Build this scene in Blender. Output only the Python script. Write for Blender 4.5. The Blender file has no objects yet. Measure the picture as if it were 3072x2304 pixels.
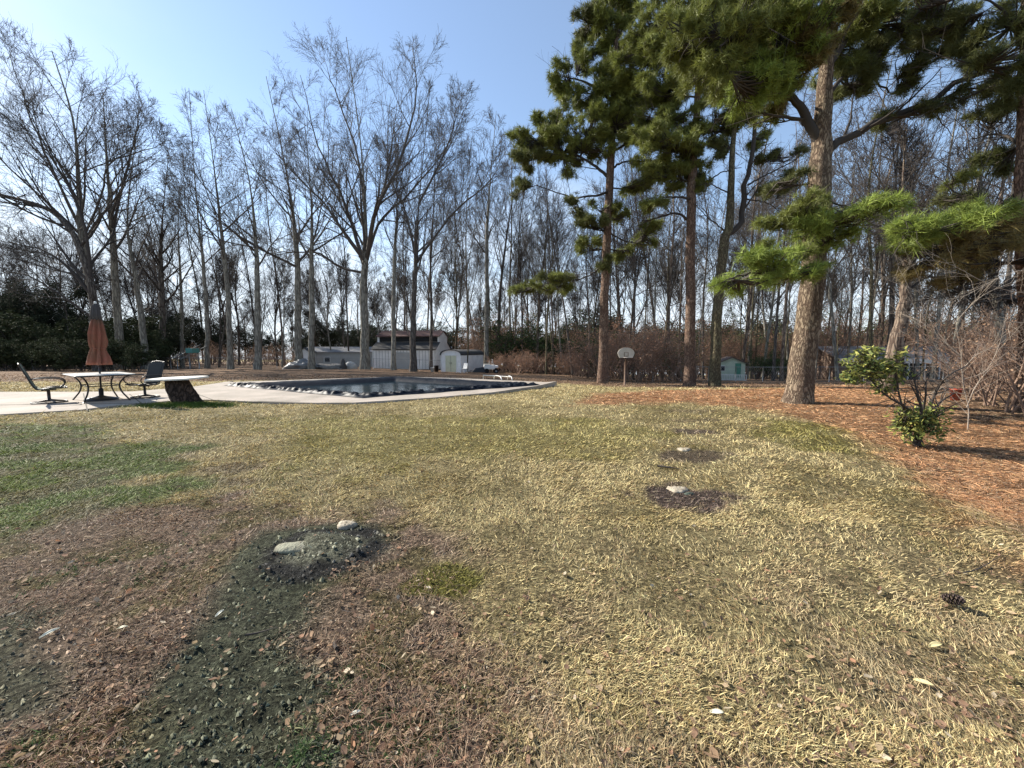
import bpy, math, random
import numpy as np
from mathutils import Vector, Matrix

S = bpy.context.scene
COL = S.collection
# ---------------------------------------------------------------- camera
F, CX, CY, HOR = 1154.0, 1536.0, 1152.0, 1050.0     # focal length, centre and horizon of the photo in its own pixels
EYE = 1.42
PITCH = math.atan((CY - HOR) / F)
cam = bpy.data.objects.new("camera", bpy.data.cameras.new("camera"))
COL.objects.link(cam)
cam.data.sensor_width = 36.0
cam.data.lens = 36.0 * F / 3072.0
cam.data.clip_start = 0.05
cam.data.clip_end = 3000
cam.location = (0, 0, EYE)
cam.rotation_euler = (math.pi / 2 - PITCH, 0, 0)
S.camera = cam
S.render.resolution_x, S.render.resolution_y = 1024, 768
# ---------------------------------------------------------------- light
SUN_EL = math.radians(33)
SUN_AZ = math.radians(-66)            # direction towards the sun, measured from +Y (forward) to the right
S.view_settings.view_transform = 'Standard'
S.view_settings.look = 'None'
S.view_settings.exposure = 1.06
S.view_settings.gamma = 1.0
world = bpy.data.worlds.new("World")
S.world = world
world.use_nodes = True
wt = world.node_tree
wt.nodes.clear()
def wn(t, **k):
    n = wt.nodes.new(t)
    for a, b in k.items():
        setattr(n, a, b)
    return n
wout = wn('ShaderNodeOutputWorld')
wbg = wn('ShaderNodeBackground')
wbg.inputs['Strength'].default_value = 0.105
sky = wn('ShaderNodeTexSky', sky_type='NISHITA')
sky.sun_disc = False
sky.sun_elevation = SUN_EL
sky.sun_rotation = SUN_AZ
sky.air_density = 1.0
sky.dust_density = 0.15
sky.ozone_density = 1.5
tc = wn('ShaderNodeTexCoord')
sep = wn('ShaderNodeSeparateXYZ')
wt.links.new(tc.outputs['Generated'], sep.inputs[0])
# thin cloud layer: project the view direction on a plane overhead
mz = wn('ShaderNodeMath', operation='ADD'); mz.inputs[1].default_value = 0.22
wt.links.new(sep.outputs['Z'], mz.inputs[0])
dx = wn('ShaderNodeMath', operation='DIVIDE'); wt.links.new(sep.outputs['X'], dx.inputs[0]); wt.links.new(mz.outputs[0], dx.inputs[1])
dy = wn('ShaderNodeMath', operation='DIVIDE'); wt.links.new(sep.outputs['Y'], dy.inputs[0]); wt.links.new(mz.outputs[0], dy.inputs[1])
cmb = wn('ShaderNodeCombineXYZ'); wt.links.new(dx.outputs[0], cmb.inputs[0]); wt.links.new(dy.outputs[0], cmb.inputs[1])
nz = wn('ShaderNodeTexNoise'); nz.inputs['Scale'].default_value = 0.9; nz.inputs['Detail'].default_value = 6; nz.inputs['Roughness'].default_value = 0.55
wt.links.new(cmb.outputs[0], nz.inputs['Vector'])
# more cloud near the horizon and to the left (towards the sun)
el = wn('ShaderNodeMapRange'); el.inputs[1].default_value = 0.04; el.inputs[2].default_value = 0.46; el.inputs[3].default_value = 0.52; el.inputs[4].default_value = -0.45
wt.links.new(sep.outputs['Z'], el.inputs[0])
lf = wn('ShaderNodeMath', operation='MULTIPLY'); lf.inputs[1].default_value = -0.17
wt.links.new(sep.outputs['X'], lf.inputs[0])
a1 = wn('ShaderNodeMath', operation='ADD'); wt.links.new(el.outputs[0], a1.inputs[0]); wt.links.new(lf.outputs[0], a1.inputs[1])
a2 = wn('ShaderNodeMath', operation='MULTIPLY_ADD'); a2.inputs[1].default_value = 1.6; wt.links.new(nz.outputs['Fac'], a2.inputs[0]); wt.links.new(a1.outputs[0], a2.inputs[2])
cr = wn('ShaderNodeMapRange'); cr.interpolation_type = 'SMOOTHSTEP'
cr.inputs[1].default_value = 0.45; cr.inputs[2].default_value = 1.25; cr.inputs[3].default_value = 0.10; cr.inputs[4].default_value = 0.92
wt.links.new(a2.outputs[0], cr.inputs[0])
mx = wn('ShaderNodeMix', data_type='RGBA')
wt.links.new(cr.outputs[0], mx.inputs[0])
gb = wn('ShaderNodeMix', data_type='RGBA', blend_type='MULTIPLY'); gb.inputs[0].default_value = 1.0
gb.inputs[7].default_value = (1.02, 1.05, 1.06, 1)
wt.links.new(sky.outputs[0], gb.inputs[6])
wt.links.new(gb.outputs[2], mx.inputs[6])
mx.inputs[7].default_value = (4.7, 5.2, 5.8, 1)
wt.links.new(mx.outputs[2], wbg.inputs[0])
wt.links.new(wbg.outputs[0], wout.inputs[0])
sl = bpy.data.lights.new("sun", 'SUN')
sl.energy = 5.0
sl.angle = math.radians(0.6)
sl.color = (1.0, 0.93, 0.82)
sun = bpy.data.objects.new("sun", sl)
COL.objects.link(sun)
sd = Vector((math.sin(SUN_AZ) * math.cos(SUN_EL), math.cos(SUN_AZ) * math.cos(SUN_EL), math.sin(SUN_EL)))
sun.rotation_euler = sd.to_track_quat('Z', 'Y').to_euler()
sun.location = sd * 60

# ---------------------------------------------------------------- numeric helpers
def hash2(ix, iy, seed):
    h = (ix.astype(np.int64) * 374761393 + iy.astype(np.int64) * 668265263 + seed * 1442695041) & 0x7fffffff
    h = ((h ^ (h >> 13)) * 1274126177) & 0x7fffffff
    return ((h ^ (h >> 16)) & 0xffff) / 65535.0
def vnoise(x, y, s=0):
    x = np.asarray(x, float); y = np.asarray(y, float)
    ix = np.floor(x); iy = np.floor(y)
    fx = x - ix; fy = y - iy
    fx = fx * fx * (3 - 2 * fx); fy = fy * fy * (3 - 2 * fy)
    a = hash2(ix, iy, s); b = hash2(ix + 1, iy, s); c = hash2(ix, iy + 1, s); d = hash2(ix + 1, iy + 1, s)
    return (a * (1 - fx) + b * fx) * (1 - fy) + (c * (1 - fx) + d * fx) * fy
def fbm(x, y, s=0, o=4):
    v = 0; a = 0.5; t = 0
    for i in range(o):
        v = v + a * vnoise(np.asarray(x) * 2 ** i, np.asarray(y) * 2 ** i, s + i * 17); t += a; a *= 0.5
    return v / t
def sstep(a, b, x):
    t = np.clip((x - a) / (b - a), 0, 1)
    return t * t * (3 - 2 * t)
def zbase(x, y):
    x = np.asarray(x, float); y = np.asarray(y, float)
    r = x / np.maximum(y, 8.0)
    m = np.interp(r, [-1.2, -0.4, -0.05, 0.15, 0.3, 0.8, 1.6], [.020, .023, .036, .044, .062, .064, .064])
    t = y - 13.0
    sp = np.where(t > 20, t, np.log1p(np.exp(np.clip(t, -30, 20) / 1.5)) * 1.5)
    return -m * sp
def px2dir(px, py):
    a = (px - CX) / F; b = (CY - py) / F
    c, s = math.cos(PITCH), math.sin(PITCH)
    y = c + b * s; z = -s + b * c
    return a / y, z / y             # x per metre forward, z per metre forward
def W(px, py, d):                   # a photo pixel at forward distance d
    ax, az = px2dir(px, py)
    return np.array([ax * d, d, EYE + az * d])
def WV(xv, yv, d):                  # the same from the 2212 px wide view
    return W(xv * 1.38879, yv * 1.38879, d)
def G(px, py):                      # a photo pixel on the ground
    ax, az = px2dir(px, py)
    lo, hi = 0.5, 150.0
    for _ in range(50):
        m = (lo + hi) / 2
        if EYE + az * m > zbase(ax * m, m): lo = m
        else: hi = m
    return np.array([ax * lo, lo, float(zbase(ax * lo, lo))])
def GV(xv, yv): return G(xv * 1.38879, yv * 1.38879)
def onground(px, d):
    x = px2dir(px, 1100)[0] * d
    return np.array([x, d, float(zbase(x, d))])

# ---------------------------------------------------------------- materials
def mat(name, color, rough=0.8, bump=0, bscale=20, var=0.0, vscale=3.0, metal=0, spec=None, stretch=(1, 1, 1), detail=5, color2=None, transl=0, attr=None, coat=0):
    m = bpy.data.materials.new(name); m.use_nodes = True
    nt = m.node_tree; nt.nodes.clear()
    N = nt.nodes.new; Lk = nt.links.new
    out = N('ShaderNodeOutputMaterial'); p = N('ShaderNodeBsdfPrincipled')
    p.inputs['Roughness'].default_value = rough; p.inputs['Metallic'].default_value = metal
    if spec is not None: p.inputs['Specular IOR Level'].default_value = spec
    if coat: p.inputs['Coat Weight'].default_value = coat
    tcn = N('ShaderNodeTexCoord'); mp = N('ShaderNodeMapping'); mp.inputs['Scale'].default_value = stretch
    Lk(tcn.outputs['Object'], mp.inputs[0])
    src = None
    if attr:
        at = N('ShaderNodeAttribute'); at.attribute_name = attr; src = at.outputs['Color']
    if var or color2:
        n = N('ShaderNodeTexNoise'); n.inputs['Scale'].default_value = vscale; n.inputs['Detail'].default_value = detail
        n.inputs['Roughness'].default_value = 0.65
        Lk(mp.outputs[0], n.inputs['Vector'])
        mr = N('ShaderNodeMapRange'); mr.inputs[1].default_value = 0.35; mr.inputs[2].default_value = 0.65
        Lk(n.outputs['Fac'], mr.inputs[0])
        mi = N('ShaderNodeMix'); mi.data_type = 'RGBA'
        Lk(mr.outputs[0], mi.inputs[0])
        if src is not None:
            mi.blend_type = 'MULTIPLY'; mi.inputs[7].default_value = (1 - var, 1 - var, 1 - var, 1)
            Lk(src, mi.inputs[6])
        else:
            c2 = color2 or tuple(c * (1 - var) for c in color)
            mi.inputs[6].default_value = (*color, 1); mi.inputs[7].default_value = (*c2, 1)
        src = mi.outputs[2]
    if src is None:
        p.inputs['Base Color'].default_value = (*color, 1)
    else: Lk(src, p.inputs['Base Color'])
    if bump:
        nb = N('ShaderNodeTexNoise'); nb.inputs['Scale'].default_value = bscale; nb.inputs['Detail'].default_value = 5
        Lk(mp.outputs[0], nb.inputs['Vector'])
        b = N('ShaderNodeBump'); b.inputs['Strength'].default_value = bump; b.inputs['Distance'].default_value = 0.02
        Lk(nb.outputs['Fac'], b.inputs['Height']); Lk(b.outputs[0], p.inputs['Normal'])
    if transl:
        tr = N('ShaderNodeBsdfTranslucent'); ms = N('ShaderNodeMixShader'); ms.inputs[0].default_value = transl
        if src is None: tr.inputs[0].default_value = (*color, 1)
        else: Lk(src, tr.inputs[0])
        Lk(p.outputs[0], ms.inputs[1]); Lk(tr.outputs[0], ms.inputs[2]); Lk(ms.outputs[0], out.inputs[0])
    else: Lk(p.outputs[0], out.inputs[0])
    return m
def bark_mat(name, c1, c2, c3, plate=7.0, dist=0.03, stretch=0.28):
    """furrowed bark: voronoi plates stretched along the trunk over blotchy noise"""
    m = bpy.data.materials.new(name); m.use_nodes = True
    nt = m.node_tree; nt.nodes.clear(); N = nt.nodes.new; Lk = nt.links.new
    out = N('ShaderNodeOutputMaterial'); p = N('ShaderNodeBsdfPrincipled'); p.inputs['Roughness'].default_value = 0.95
    p.inputs['Specular IOR Level'].default_value = 0.15
    tcn = N('ShaderNodeTexCoord'); mp = N('ShaderNodeMapping'); mp.inputs['Scale'].default_value = (1, 1, stretch)
    Lk(tcn.outputs['Object'], mp.inputs[0])
    dn = N('ShaderNodeTexNoise'); dn.inputs['Scale'].default_value = plate * 0.8; dn.inputs['Detail'].default_value = 4
    Lk(mp.outputs[0], dn.inputs['Vector'])
    mxv = N('ShaderNodeMix'); mxv.data_type = 'VECTOR'; mxv.inputs[0].default_value = 0.17
    Lk(mp.outputs[0], mxv.inputs[4]); Lk(dn.outputs['Color'], mxv.inputs[5])
    v = N('ShaderNodeTexVoronoi'); v.feature = 'DISTANCE_TO_EDGE'; v.inputs['Scale'].default_value = plate
    Lk(mxv.outputs[1], v.inputs['Vector'])
    vr = N('ShaderNodeMapRange'); vr.inputs[1].default_value = 0.0; vr.inputs[2].default_value = 0.22
    Lk(v.outputs['Distance'], vr.inputs[0])
    n = N('ShaderNodeTexNoise'); n.inputs['Scale'].default_value = 1.6; n.inputs['Detail'].default_value = 8; n.inputs['Roughness'].default_value = 0.7
    Lk(tcn.outputs['Object'], n.inputs['Vector'])
    nr = N('ShaderNodeMapRange'); nr.inputs[1].default_value = 0.4; nr.inputs[2].default_value = 0.62
    Lk(n.outputs['Fac'], nr.inputs[0])
    m1 = N('ShaderNodeMix'); m1.data_type = 'RGBA'; Lk(nr.outputs[0], m1.inputs[0]); m1.inputs[6].default_value = (*c1, 1); m1.inputs[7].default_value = (*c2, 1)
    m2 = N('ShaderNodeMix'); m2.data_type = 'RGBA'; Lk(vr.outputs[0], m2.inputs[0]); m2.inputs[6].default_value = (*c3, 1); Lk(m1.outputs[2], m2.inputs[7])
    Lk(m2.outputs[2], p.inputs['Base Color'])
    fn = N('ShaderNodeTexNoise'); fn.inputs['Scale'].default_value = 40; Lk(mp.outputs[0], fn.inputs['Vector'])
    ad = N('ShaderNodeMath'); ad.operation = 'MULTIPLY_ADD'; ad.inputs[1].default_value = 0.35; Lk(fn.outputs['Fac'], ad.inputs[0]); Lk(vr.outputs[0], ad.inputs[2])
    b = N('ShaderNodeBump'); b.inputs['Strength'].default_value = 0.9; b.inputs['Distance'].default_value = dist
    Lk(ad.outputs[0], b.inputs['Height']); Lk(b.outputs[0], p.inputs['Normal'])
    Lk(p.outputs[0], out.inputs[0])
    return m
M = {}
M['bark_grey'] = bark_mat('grey_bark', (.24, .225, .19), (.34, .32, .26), (.10, .09, .075), 9, .02, .15)
M['bark_dark'] = bark_mat('dark_bark', (.12, .10, .085), (.17, .15, .125), (.04, .034, .03), 9, .02, .15)
M['bark_brown'] = bark_mat('brown_bark', (.19, .145, .11), (.26, .21, .16), (.06, .042, .034), 8, .02, .18)
M['bark_pine'] = bark_mat('pine_bark', (.22, .16, .115), (.32, .26, .18), (.10, .068, .05), 17, .04, .27)
M['bark_pine_red'] = bark_mat('reddish_pine_bark', (.20, .125, .09), (.26, .19, .14), (.085, .055, .042), 15, .03, .33)
M['bark_lichen'] = bark_mat('lichen_bark', (.15, .125, .08), (.19, .175, .10), (.06, .05, .035), 15, .03, .33)
M['bark_pale'] = mat('pale_twig', (.40, .33, .26), .8, var=.4, vscale=6)
M['twig'] = mat('twig', (.095, .08, .068), .9, var=.3, vscale=1.5)
M['twig_dark'] = mat('dark_twig', (.05, .04, .033), .9, var=.3, vscale=1.5)
M['twig_brown'] = mat('brown_twig', (.27, .18, .13), .9, var=.4, vscale=1.5)
M['needles'] = mat('pine_needles', (1, 1, 1), .55, transl=.25, attr='tint', spec=.3)
M['leaf'] = mat('glossy_leaf', (1, 1, 1), .55, transl=.2, attr='tint', spec=.22)
M['leafmatte'] = mat('matte_leaf', (1, 1, 1), .9, transl=.05, attr='tint', spec=.05)
M['leafdry'] = mat('dry_leaf', (1, 1, 1), .8, transl=.3, attr='tint')

# ---------------------------------------------------------------- mesh helpers
def tagobj(o, label=None, cat=None, group=None, kind=None):
    if label: o['label'] = label
    if cat: o['category'] = cat
    if group: o['group'] = group
    if kind: o['kind'] = kind
    return o
def empty(name, loc, label=None, cat=None, group=None, rz=0):
    o = bpy.data.objects.new(name, None); COL.objects.link(o); o.location = loc; o.rotation_euler = (0, 0, rz)
    o.empty_display_size = 0.2
    return tagobj(o, label, cat, group)
def np_mesh(name, V, faces, mats, parent=None, smooth=True, tint=None, origin=None):
    """V (n,3); faces: list of int arrays (m,k)"""
    V = np.asarray(V, np.float32)
    if origin is not None: V = V - np.asarray(origin, np.float32)
    me = bpy.data.meshes.new(name)
    me.vertices.add(len(V)); me.vertices.foreach_set('co', V.ravel())
    idx = np.concatenate([np.asarray(f, np.int32).ravel() for f in faces])
    tot = np.concatenate([np.full(len(f), np.asarray(f).shape[1], np.int32) for f in faces])
    st = np.concatenate([[0], np.cumsum(tot)[:-1]]).astype(np.int32)
    me.loops.add(len(idx)); me.loops.foreach_set('vertex_index', idx)
    me.polygons.add(len(tot)); me.polygons.foreach_set('loop_start', st)
    me.update(calc_edges=True)
    if smooth: me.polygons.foreach_set('use_smooth', np.ones(len(tot), bool))
    if tint is not None:
        ca = me.color_attributes.new('tint', 'FLOAT_COLOR', 'POINT')
        c = np.ones((len(V), 4), np.float32); c[:, :3] = tint
        ca.data.foreach_set('color', c.ravel())
    for m in (mats if isinstance(mats, list) else [mats]): me.materials.append(m)
    o = bpy.data.objects.new(name, me); COL.objects.link(o)
    if parent is not None: o.parent = parent
    return o
def nrm(v):
    return v / np.maximum(np.linalg.norm(v, axis=-1, keepdims=True), 1e-9)
def tubes(P, R, s):
    """P (B,n,3), R (B,n) -> verts, quads"""
    B, n, _ = P.shape
    T = np.empty_like(P); T[:, 1:-1] = P[:, 2:] - P[:, :-2]; T[:, 0] = P[:, 1] - P[:, 0]; T[:, -1] = P[:, -1] - P[:, -2]
    T = nrm(T)
    mt = nrm(P[:, -1] - P[:, 0])
    ref = np.where(np.abs(mt[:, 2:3]) > 0.7, np.array([[1., 0.1, 0]]), np.array([[0., 0, 1.]]))[:, None, :]
    U = nrm(np.cross(T, np.broadcast_to(ref, T.shape))); Vv = np.cross(T, U)
    a = np.arange(s) * 2 * math.pi / s
    ring = P[:, :, None] + R[:, :, None, None] * (np.cos(a)[None, None, :, None] * U[:, :, None] + np.sin(a)[None, None, :, None] * Vv[:, :, None])
    V = ring.reshape(-1, 3)
    b = np.arange(B)[:, None, None] * n * s; i = np.arange(n - 1)[None, :, None] * s; k = np.arange(s)[None, None, :]; k2 = (k + 1) % s
    q = np.stack([b + i + k, b + i + k2, b + i + s + k2, b + i + s + k], -1).reshape(-1, 4)
    return V, q
def join(parts):
    Vs, Qs, off = [], [], 0
    for V, q in parts:
        Vs.append(V); Qs.append(q + off); off += len(V)
    return np.concatenate(Vs), np.concatenate(Qs)
def resample(pts, n):
    pts = np.asarray(pts, float)
    # Catmull-Rom through the points
    m = len(pts)
    t = np.linspace(0, m - 1, n); i = np.clip(t.astype(int), 0, m - 2); f = (t - i)[:, None]
    E = np.vstack([2 * pts[0] - pts[1], pts, 2 * pts[-1] - pts[-2]])
    p0, p1, p2, p3 = E[i], E[i + 1], E[i + 2], E[i + 3]
    return 0.5 * ((2 * p1) + (-p0 + p2) * f + (2 * p0 - 5 * p1 + 4 * p2 - p3) * f * f + (-p0 + 3 * p1 - 3 * p2 + p3) * f ** 3)
def grow(rs, P, R, k, t0, t1, ang, angv, L, Lv, n, wig, trop, rr, rmin, taper=.75, shape=.5, power=1.0):
    """children of every branch in P: k each, along t0..t1 of the parent; L = length array per parent or scalar"""
    B, m, _ = P.shape
    t = (np.arange(k)[None] + rs.rand(B, k)) / k
    t = t0 + (t1 - t0) * t ** power
    pi = np.repeat(np.arange(B), k); tt = t.ravel()
    x = tt * (m - 1); i = np.clip(x.astype(int), 0, m - 2); f = (x - i)[:, None]
    pos = P[pi, i] * (1 - f) + P[pi, i + 1] * f
    tan = nrm(P[pi, i + 1] - P[pi, i])
    pr = R[pi, i] * (1 - f[:, 0]) + R[pi, i + 1] * f[:, 0]
    # azimuth: golden angle plus jitter
    q = nrm(np.cross(tan, rs.normal(size=tan.shape) + 1e-3))
    a = ang + angv * rs.normal(size=len(tt)); a = np.clip(a, .12, 1.9)
    d = tan * np.cos(a)[:, None] + q * np.sin(a)[:, None]
    Lp = np.broadcast_to(L, (B,))[pi] * (1 - shape * (tt - t0) / max(t1 - t0, 1e-6)) * (1 + Lv * (rs.rand(len(tt)) * 2 - 1))
    out = np.empty((len(tt), n, 3)); out[:, 0] = pos
    st = (Lp / (n - 1))[:, None]
    for j in range(1, n):
        d = d + rs.normal(size=d.shape) * wig; d[:, 2] += trop; d = nrm(d)
        out[:, j] = out[:, j - 1] + d * st
    r0 = np.maximum(pr * rr * (0.8 + 0.4 * rs.rand(len(tt))), rmin)
    rad = r0[:, None] * (1 - taper * np.linspace(0, 1, n)[None])
    return out, np.maximum(rad, rmin * .6), Lp
def needles(rs, C, A, m, L, w, spread=1.0, col=None, colv=.25):
    """tufts at C with axis A, m needles each"""
    B = len(C)
    c = np.repeat(C, m, 0); a = np.repeat(A, m, 0)
    d = nrm(a * .8 + nrm(rs.normal(size=c.shape)) * spread)
    p = nrm(np.cross(d, rs.normal(size=d.shape)))
    l = (L * (.6 + .8 * rs.rand(B * m)))[:, None]
    c = c + rs.normal(size=c.shape) * L * .12
    V = np.stack([c + p * w, c - p * w, c + d * l + np.array([0, 0, -.1]) * l], 1).reshape(-1, 3)
    q = np.arange(B * m * 3).reshape(-1, 3)
    base = col if col is not None else np.array([.05, .08, .02])
    tc_ = np.repeat(np.broadcast_to(base, (B, 3)) * (1 - colv + 2 * colv * rs.rand(B, 1)), m * 3, 0)
    tc_ = tc_ * (1 - .2 + .4 * np.repeat(rs.rand(B * m, 1), 3, 0))
    return V, q, tc_
def leaves(rs, C, L, w, col, colv=.3, up=.3, droop=0):
    B = len(C)
    d = rs.normal(size=(B, 3)); d[:, 2] = d[:, 2] * .6 - droop; d = nrm(d)
    nn = rs.normal(size=(B, 3)); nn[:, 2] += up; p = nrm(np.cross(d, nn)); u = np.cross(p, d)
    l = (L * (.6 + .7 * rs.rand(B)))[:, None]; ww = w * l / L
    V = np.stack([C, C + d * l * .45 + p * ww, C + d * l - u * l * .12, C + d * l * .45 - p * ww], 1).reshape(-1, 3)
    q = np.arange(B * 4).reshape(-1, 4)
    t = np.repeat(np.broadcast_to(col, (B, 3)) * (1 - colv + 2 * colv * rs.rand(B, 1)), 4, 0)
    return V, q, t

class MB:
    """collects primitives into one mesh"""
    def __init__(s): s.v = []; s.f = []; s.n = 0
    def add(s, V, F_):
        V = np.asarray(V, float); s.v.append(V)
        for f in F_: s.f.append(tuple(int(i) + s.n for i in f))
        s.n += len(V); return s
    def box(s, a, b, rz=0, c=None):
        a = np.array(a, float); b = np.array(b, float)
        V = np.array([[x, y, z] for z in (a[2], b[2]) for y in (a[1], b[1]) for x in (a[0], b[0])])
        if rz:
            c = (a + b) / 2 if c is None else np.array(c, float)
            R_ = np.array([[math.cos(rz), -math.sin(rz), 0], [math.sin(rz), math.cos(rz), 0], [0, 0, 1]])
            V = (V - c) @ R_.T + c
        return s.add(V, [(0, 2, 3, 1), (4, 5, 7, 6), (0, 1, 5, 4), (2, 6, 7, 3), (0, 4, 6, 2), (1, 3, 7, 5)])
    def bar(s, p, q, w, h=None):
        h = h or w; p = np.array(p, float); q = np.array(q, float)
        t = nrm(q - p); r = np.array([0, 0, 1.]) if abs(t[2]) < .9 else np.array([1., 0, 0])
        u = nrm(np.cross(t, r)); v = np.cross(t, u)
        V = [e + u * a * w / 2 + v * b * h / 2 for e in (p, q) for a, b in ((-1, -1), (1, -1), (1, 1), (-1, 1))]
        return s.add(V, [(0, 1, 2, 3), (7, 6, 5, 4), (0, 4, 5, 1), (1, 5, 6, 2), (2, 6, 7, 3), (3, 7, 4, 0)])
    def tube(s, pts, r, sides=8, n=None, cap=True):
        pts = np.asarray(pts, float)
        if n: pts = resample(pts, n)
        r = np.interp(np.linspace(0, 1, len(pts)), np.linspace(0, 1, len(np.atleast_1d(r))), np.atleast_1d(r))
        V, q = tubes(pts[None], r[None], sides)
        F_ = [tuple(x) for x in q]
        if cap:
            m = len(pts); F_.append(tuple(range(sides))); F_.append(tuple(reversed(range((m - 1) * sides, m * sides))))
        return s.add(V, F_)
    def lathe(s, prof, sides=24, c=(0, 0, 0), fold=None):
        V = []; F_ = []
        for (r, z) in prof:
            for k in range(sides):
                a = 2 * math.pi * k / sides
                rr = r * (1 + (fold(a, z) if fold else 0))
                V.append((c[0] + rr * math.cos(a), c[1] + rr * math.sin(a), c[2] + z))
        for i in range(len(prof) - 1):
            for k in range(sides):
                k2 = (k + 1) % sides
                F_.append((i * sides + k, i * sides + k2, (i + 1) * sides + k2, (i + 1) * sides + k))
        F_.append(tuple(reversed(range(sides)))); F_.append(tuple(range((len(prof) - 1) * sides, len(prof) * sides)))
        return s.add(V, F_)
    def prism(s, poly, z0, z1):
        n = len(poly)
        V = [(p[0], p[1], z0) for p in poly] + [(p[0], p[1], z1) for p in poly]
        F_ = [tuple(reversed(range(n))), tuple(range(n, 2 * n))] + [(i, (i + 1) % n, n + (i + 1) % n, n + i) for i in range(n)]
        return s.add(V, F_)
    def extrude(s, prof, x0, x1):           # profile (y,z) along x
        n = len(prof)
        V = [(x0, p[0], p[1]) for p in prof] + [(x1, p[0], p[1]) for p in prof]
        F_ = [tuple(range(n)), tuple(reversed(range(n, 2 * n)))] + [(i, n + i, n + (i + 1) % n, (i + 1) % n) for i in range(n)]
        return s.add(V, F_)
    def grid(s, fn, nu, nv):
        V = [fn(i / nu, j / nv) for j in range(nv + 1) for i in range(nu + 1)]
        F_ = [(j * (nu + 1) + i, j * (nu + 1) + i + 1, (j + 1) * (nu + 1) + i + 1, (j + 1) * (nu + 1) + i) for j in range(nv) for i in range(nu)]
        return s.add(V, F_)
    def build(s, name, m, parent=None, smooth=False, bevel=0, loc=None, solid=0):
        me = bpy.data.meshes.new(name)
        me.from_pydata([tuple(x) for x in np.concatenate(s.v)], [], s.f)
        me.materials.append(m)
        if smooth: me.polygons.foreach_set('use_smooth', np.ones(len(me.polygons), bool))
        me.update()
        o = bpy.data.objects.new(name, me); COL.objects.link(o)
        if parent is not None: o.parent = parent
        if loc is not None: o.location = loc
        if solid:
            sm = o.modifiers.new('thickness', 'SOLIDIFY'); sm.thickness = solid; sm.offset = 0
        if bevel:
            bm_ = o.modifiers.new('bevel', 'BEVEL'); bm_.width = bevel; bm_.segments = 2; bm_.limit_method = 'ANGLE'
        return o

# ================================================================ GROUND
def polyW(pts): return np.array([GV(*p)[:2] for p in pts])
def sdist(poly, x, y):
    """signed distance to polygon, positive inside"""
    n = len(poly); d = np.full(x.shape, 1e9); ins = np.zeros(x.shape, bool)
    for i in range(n):
        a = poly[i]; b = poly[(i + 1) % n]; e = b - a
        t = np.clip(((x - a[0]) * e[0] + (y - a[1]) * e[1]) / (e @ e + 1e-12), 0, 1)
        d = np.minimum(d, np.hypot(x - a[0] - t * e[0], y - a[1] - t * e[1]))
        c = (a[1] > y) != (b[1] > y)
        xi = (b[0] - a[0]) * (y - a[1]) / (b[1] - a[1] + 1e-12) + a[0]
        ins ^= c & (x < xi)
    return np.where(ins, d, -d)
POOL = np.array([[-11.4, 15.0], [-4.3, 11.0], [1.15, 15.2], [-5.9, 19.4]])   # left, front, right, back corners of the tarp
_deck = [(-4, 1180), (202, 1180), (395, 1179), (570, 1167), (700, 1151)]
DECK = [G(*p)[:2] for p in _deck]
DECK += [np.array(p) for p in ((-12.3, 16.6), (-6.0, 20.2), (-2.6, 19.0), (1.5, 16.6))]
DECK += [G(*p)[:2] for p in ((1670, 1158), (1614, 1167), (1475, 1183), (1304, 1197), (1177, 1205), (1060, 1212), (956, 1213), (766, 1209), (621, 1203), (506, 1207), (364, 1219), (237, 1234), (-4, 1248))]
DECK += [np.array([-20., 8.0]), np.array([-24., 12.0])]
DECK = np.array(DECK)
R_green = polyW([(-400, 915), (220, 912), (250, 960), (450, 962), (340, 1030), (420, 1045), (330, 1092), (200, 1112), (90, 1155), (0, 1190), (-400, 1300)])
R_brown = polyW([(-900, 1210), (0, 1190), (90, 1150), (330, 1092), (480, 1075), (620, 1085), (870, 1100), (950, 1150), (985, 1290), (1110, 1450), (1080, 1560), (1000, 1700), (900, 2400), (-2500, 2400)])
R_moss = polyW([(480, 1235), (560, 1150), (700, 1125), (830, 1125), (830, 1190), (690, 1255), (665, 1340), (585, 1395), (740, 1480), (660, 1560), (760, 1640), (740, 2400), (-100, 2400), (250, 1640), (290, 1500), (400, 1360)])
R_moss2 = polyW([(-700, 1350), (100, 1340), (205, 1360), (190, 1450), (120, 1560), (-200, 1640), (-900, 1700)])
R_straw = polyW([(1235, 878), (1290, 850), (1450, 843), (1700, 838), (1800, 833), (2300, 842), (3300, 880), (3300, 1500), (2290, 1250), (2080, 1100), (1930, 1010), (1860, 960), (1790, 925), (1640, 885), (1480, 870)])
R_olive = polyW([(1640, 900), (1760, 912), (1840, 940), (1872, 985), (1760, 975), (1670, 955)])
R_yel = polyW([(560, 905), (900, 900), (1300, 905), (1460, 940), (1350, 985), (900, 990), (860, 1020), (650, 1015)])
R_litter = np.array([(-60, 18.5), (-17, 18.5), (-9, 21.0), (-2, 21.5), (3.0, 19.0), (7, 17.0), (12, 17), (30, 19), (60, 30), (90, 140), (-150, 140)])
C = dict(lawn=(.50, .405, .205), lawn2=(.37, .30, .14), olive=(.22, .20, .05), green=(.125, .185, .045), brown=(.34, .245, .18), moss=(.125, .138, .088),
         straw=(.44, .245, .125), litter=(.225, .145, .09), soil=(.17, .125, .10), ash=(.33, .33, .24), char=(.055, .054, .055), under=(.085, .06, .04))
C = {k: np.array(v) for k, v in C.items()}
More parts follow.
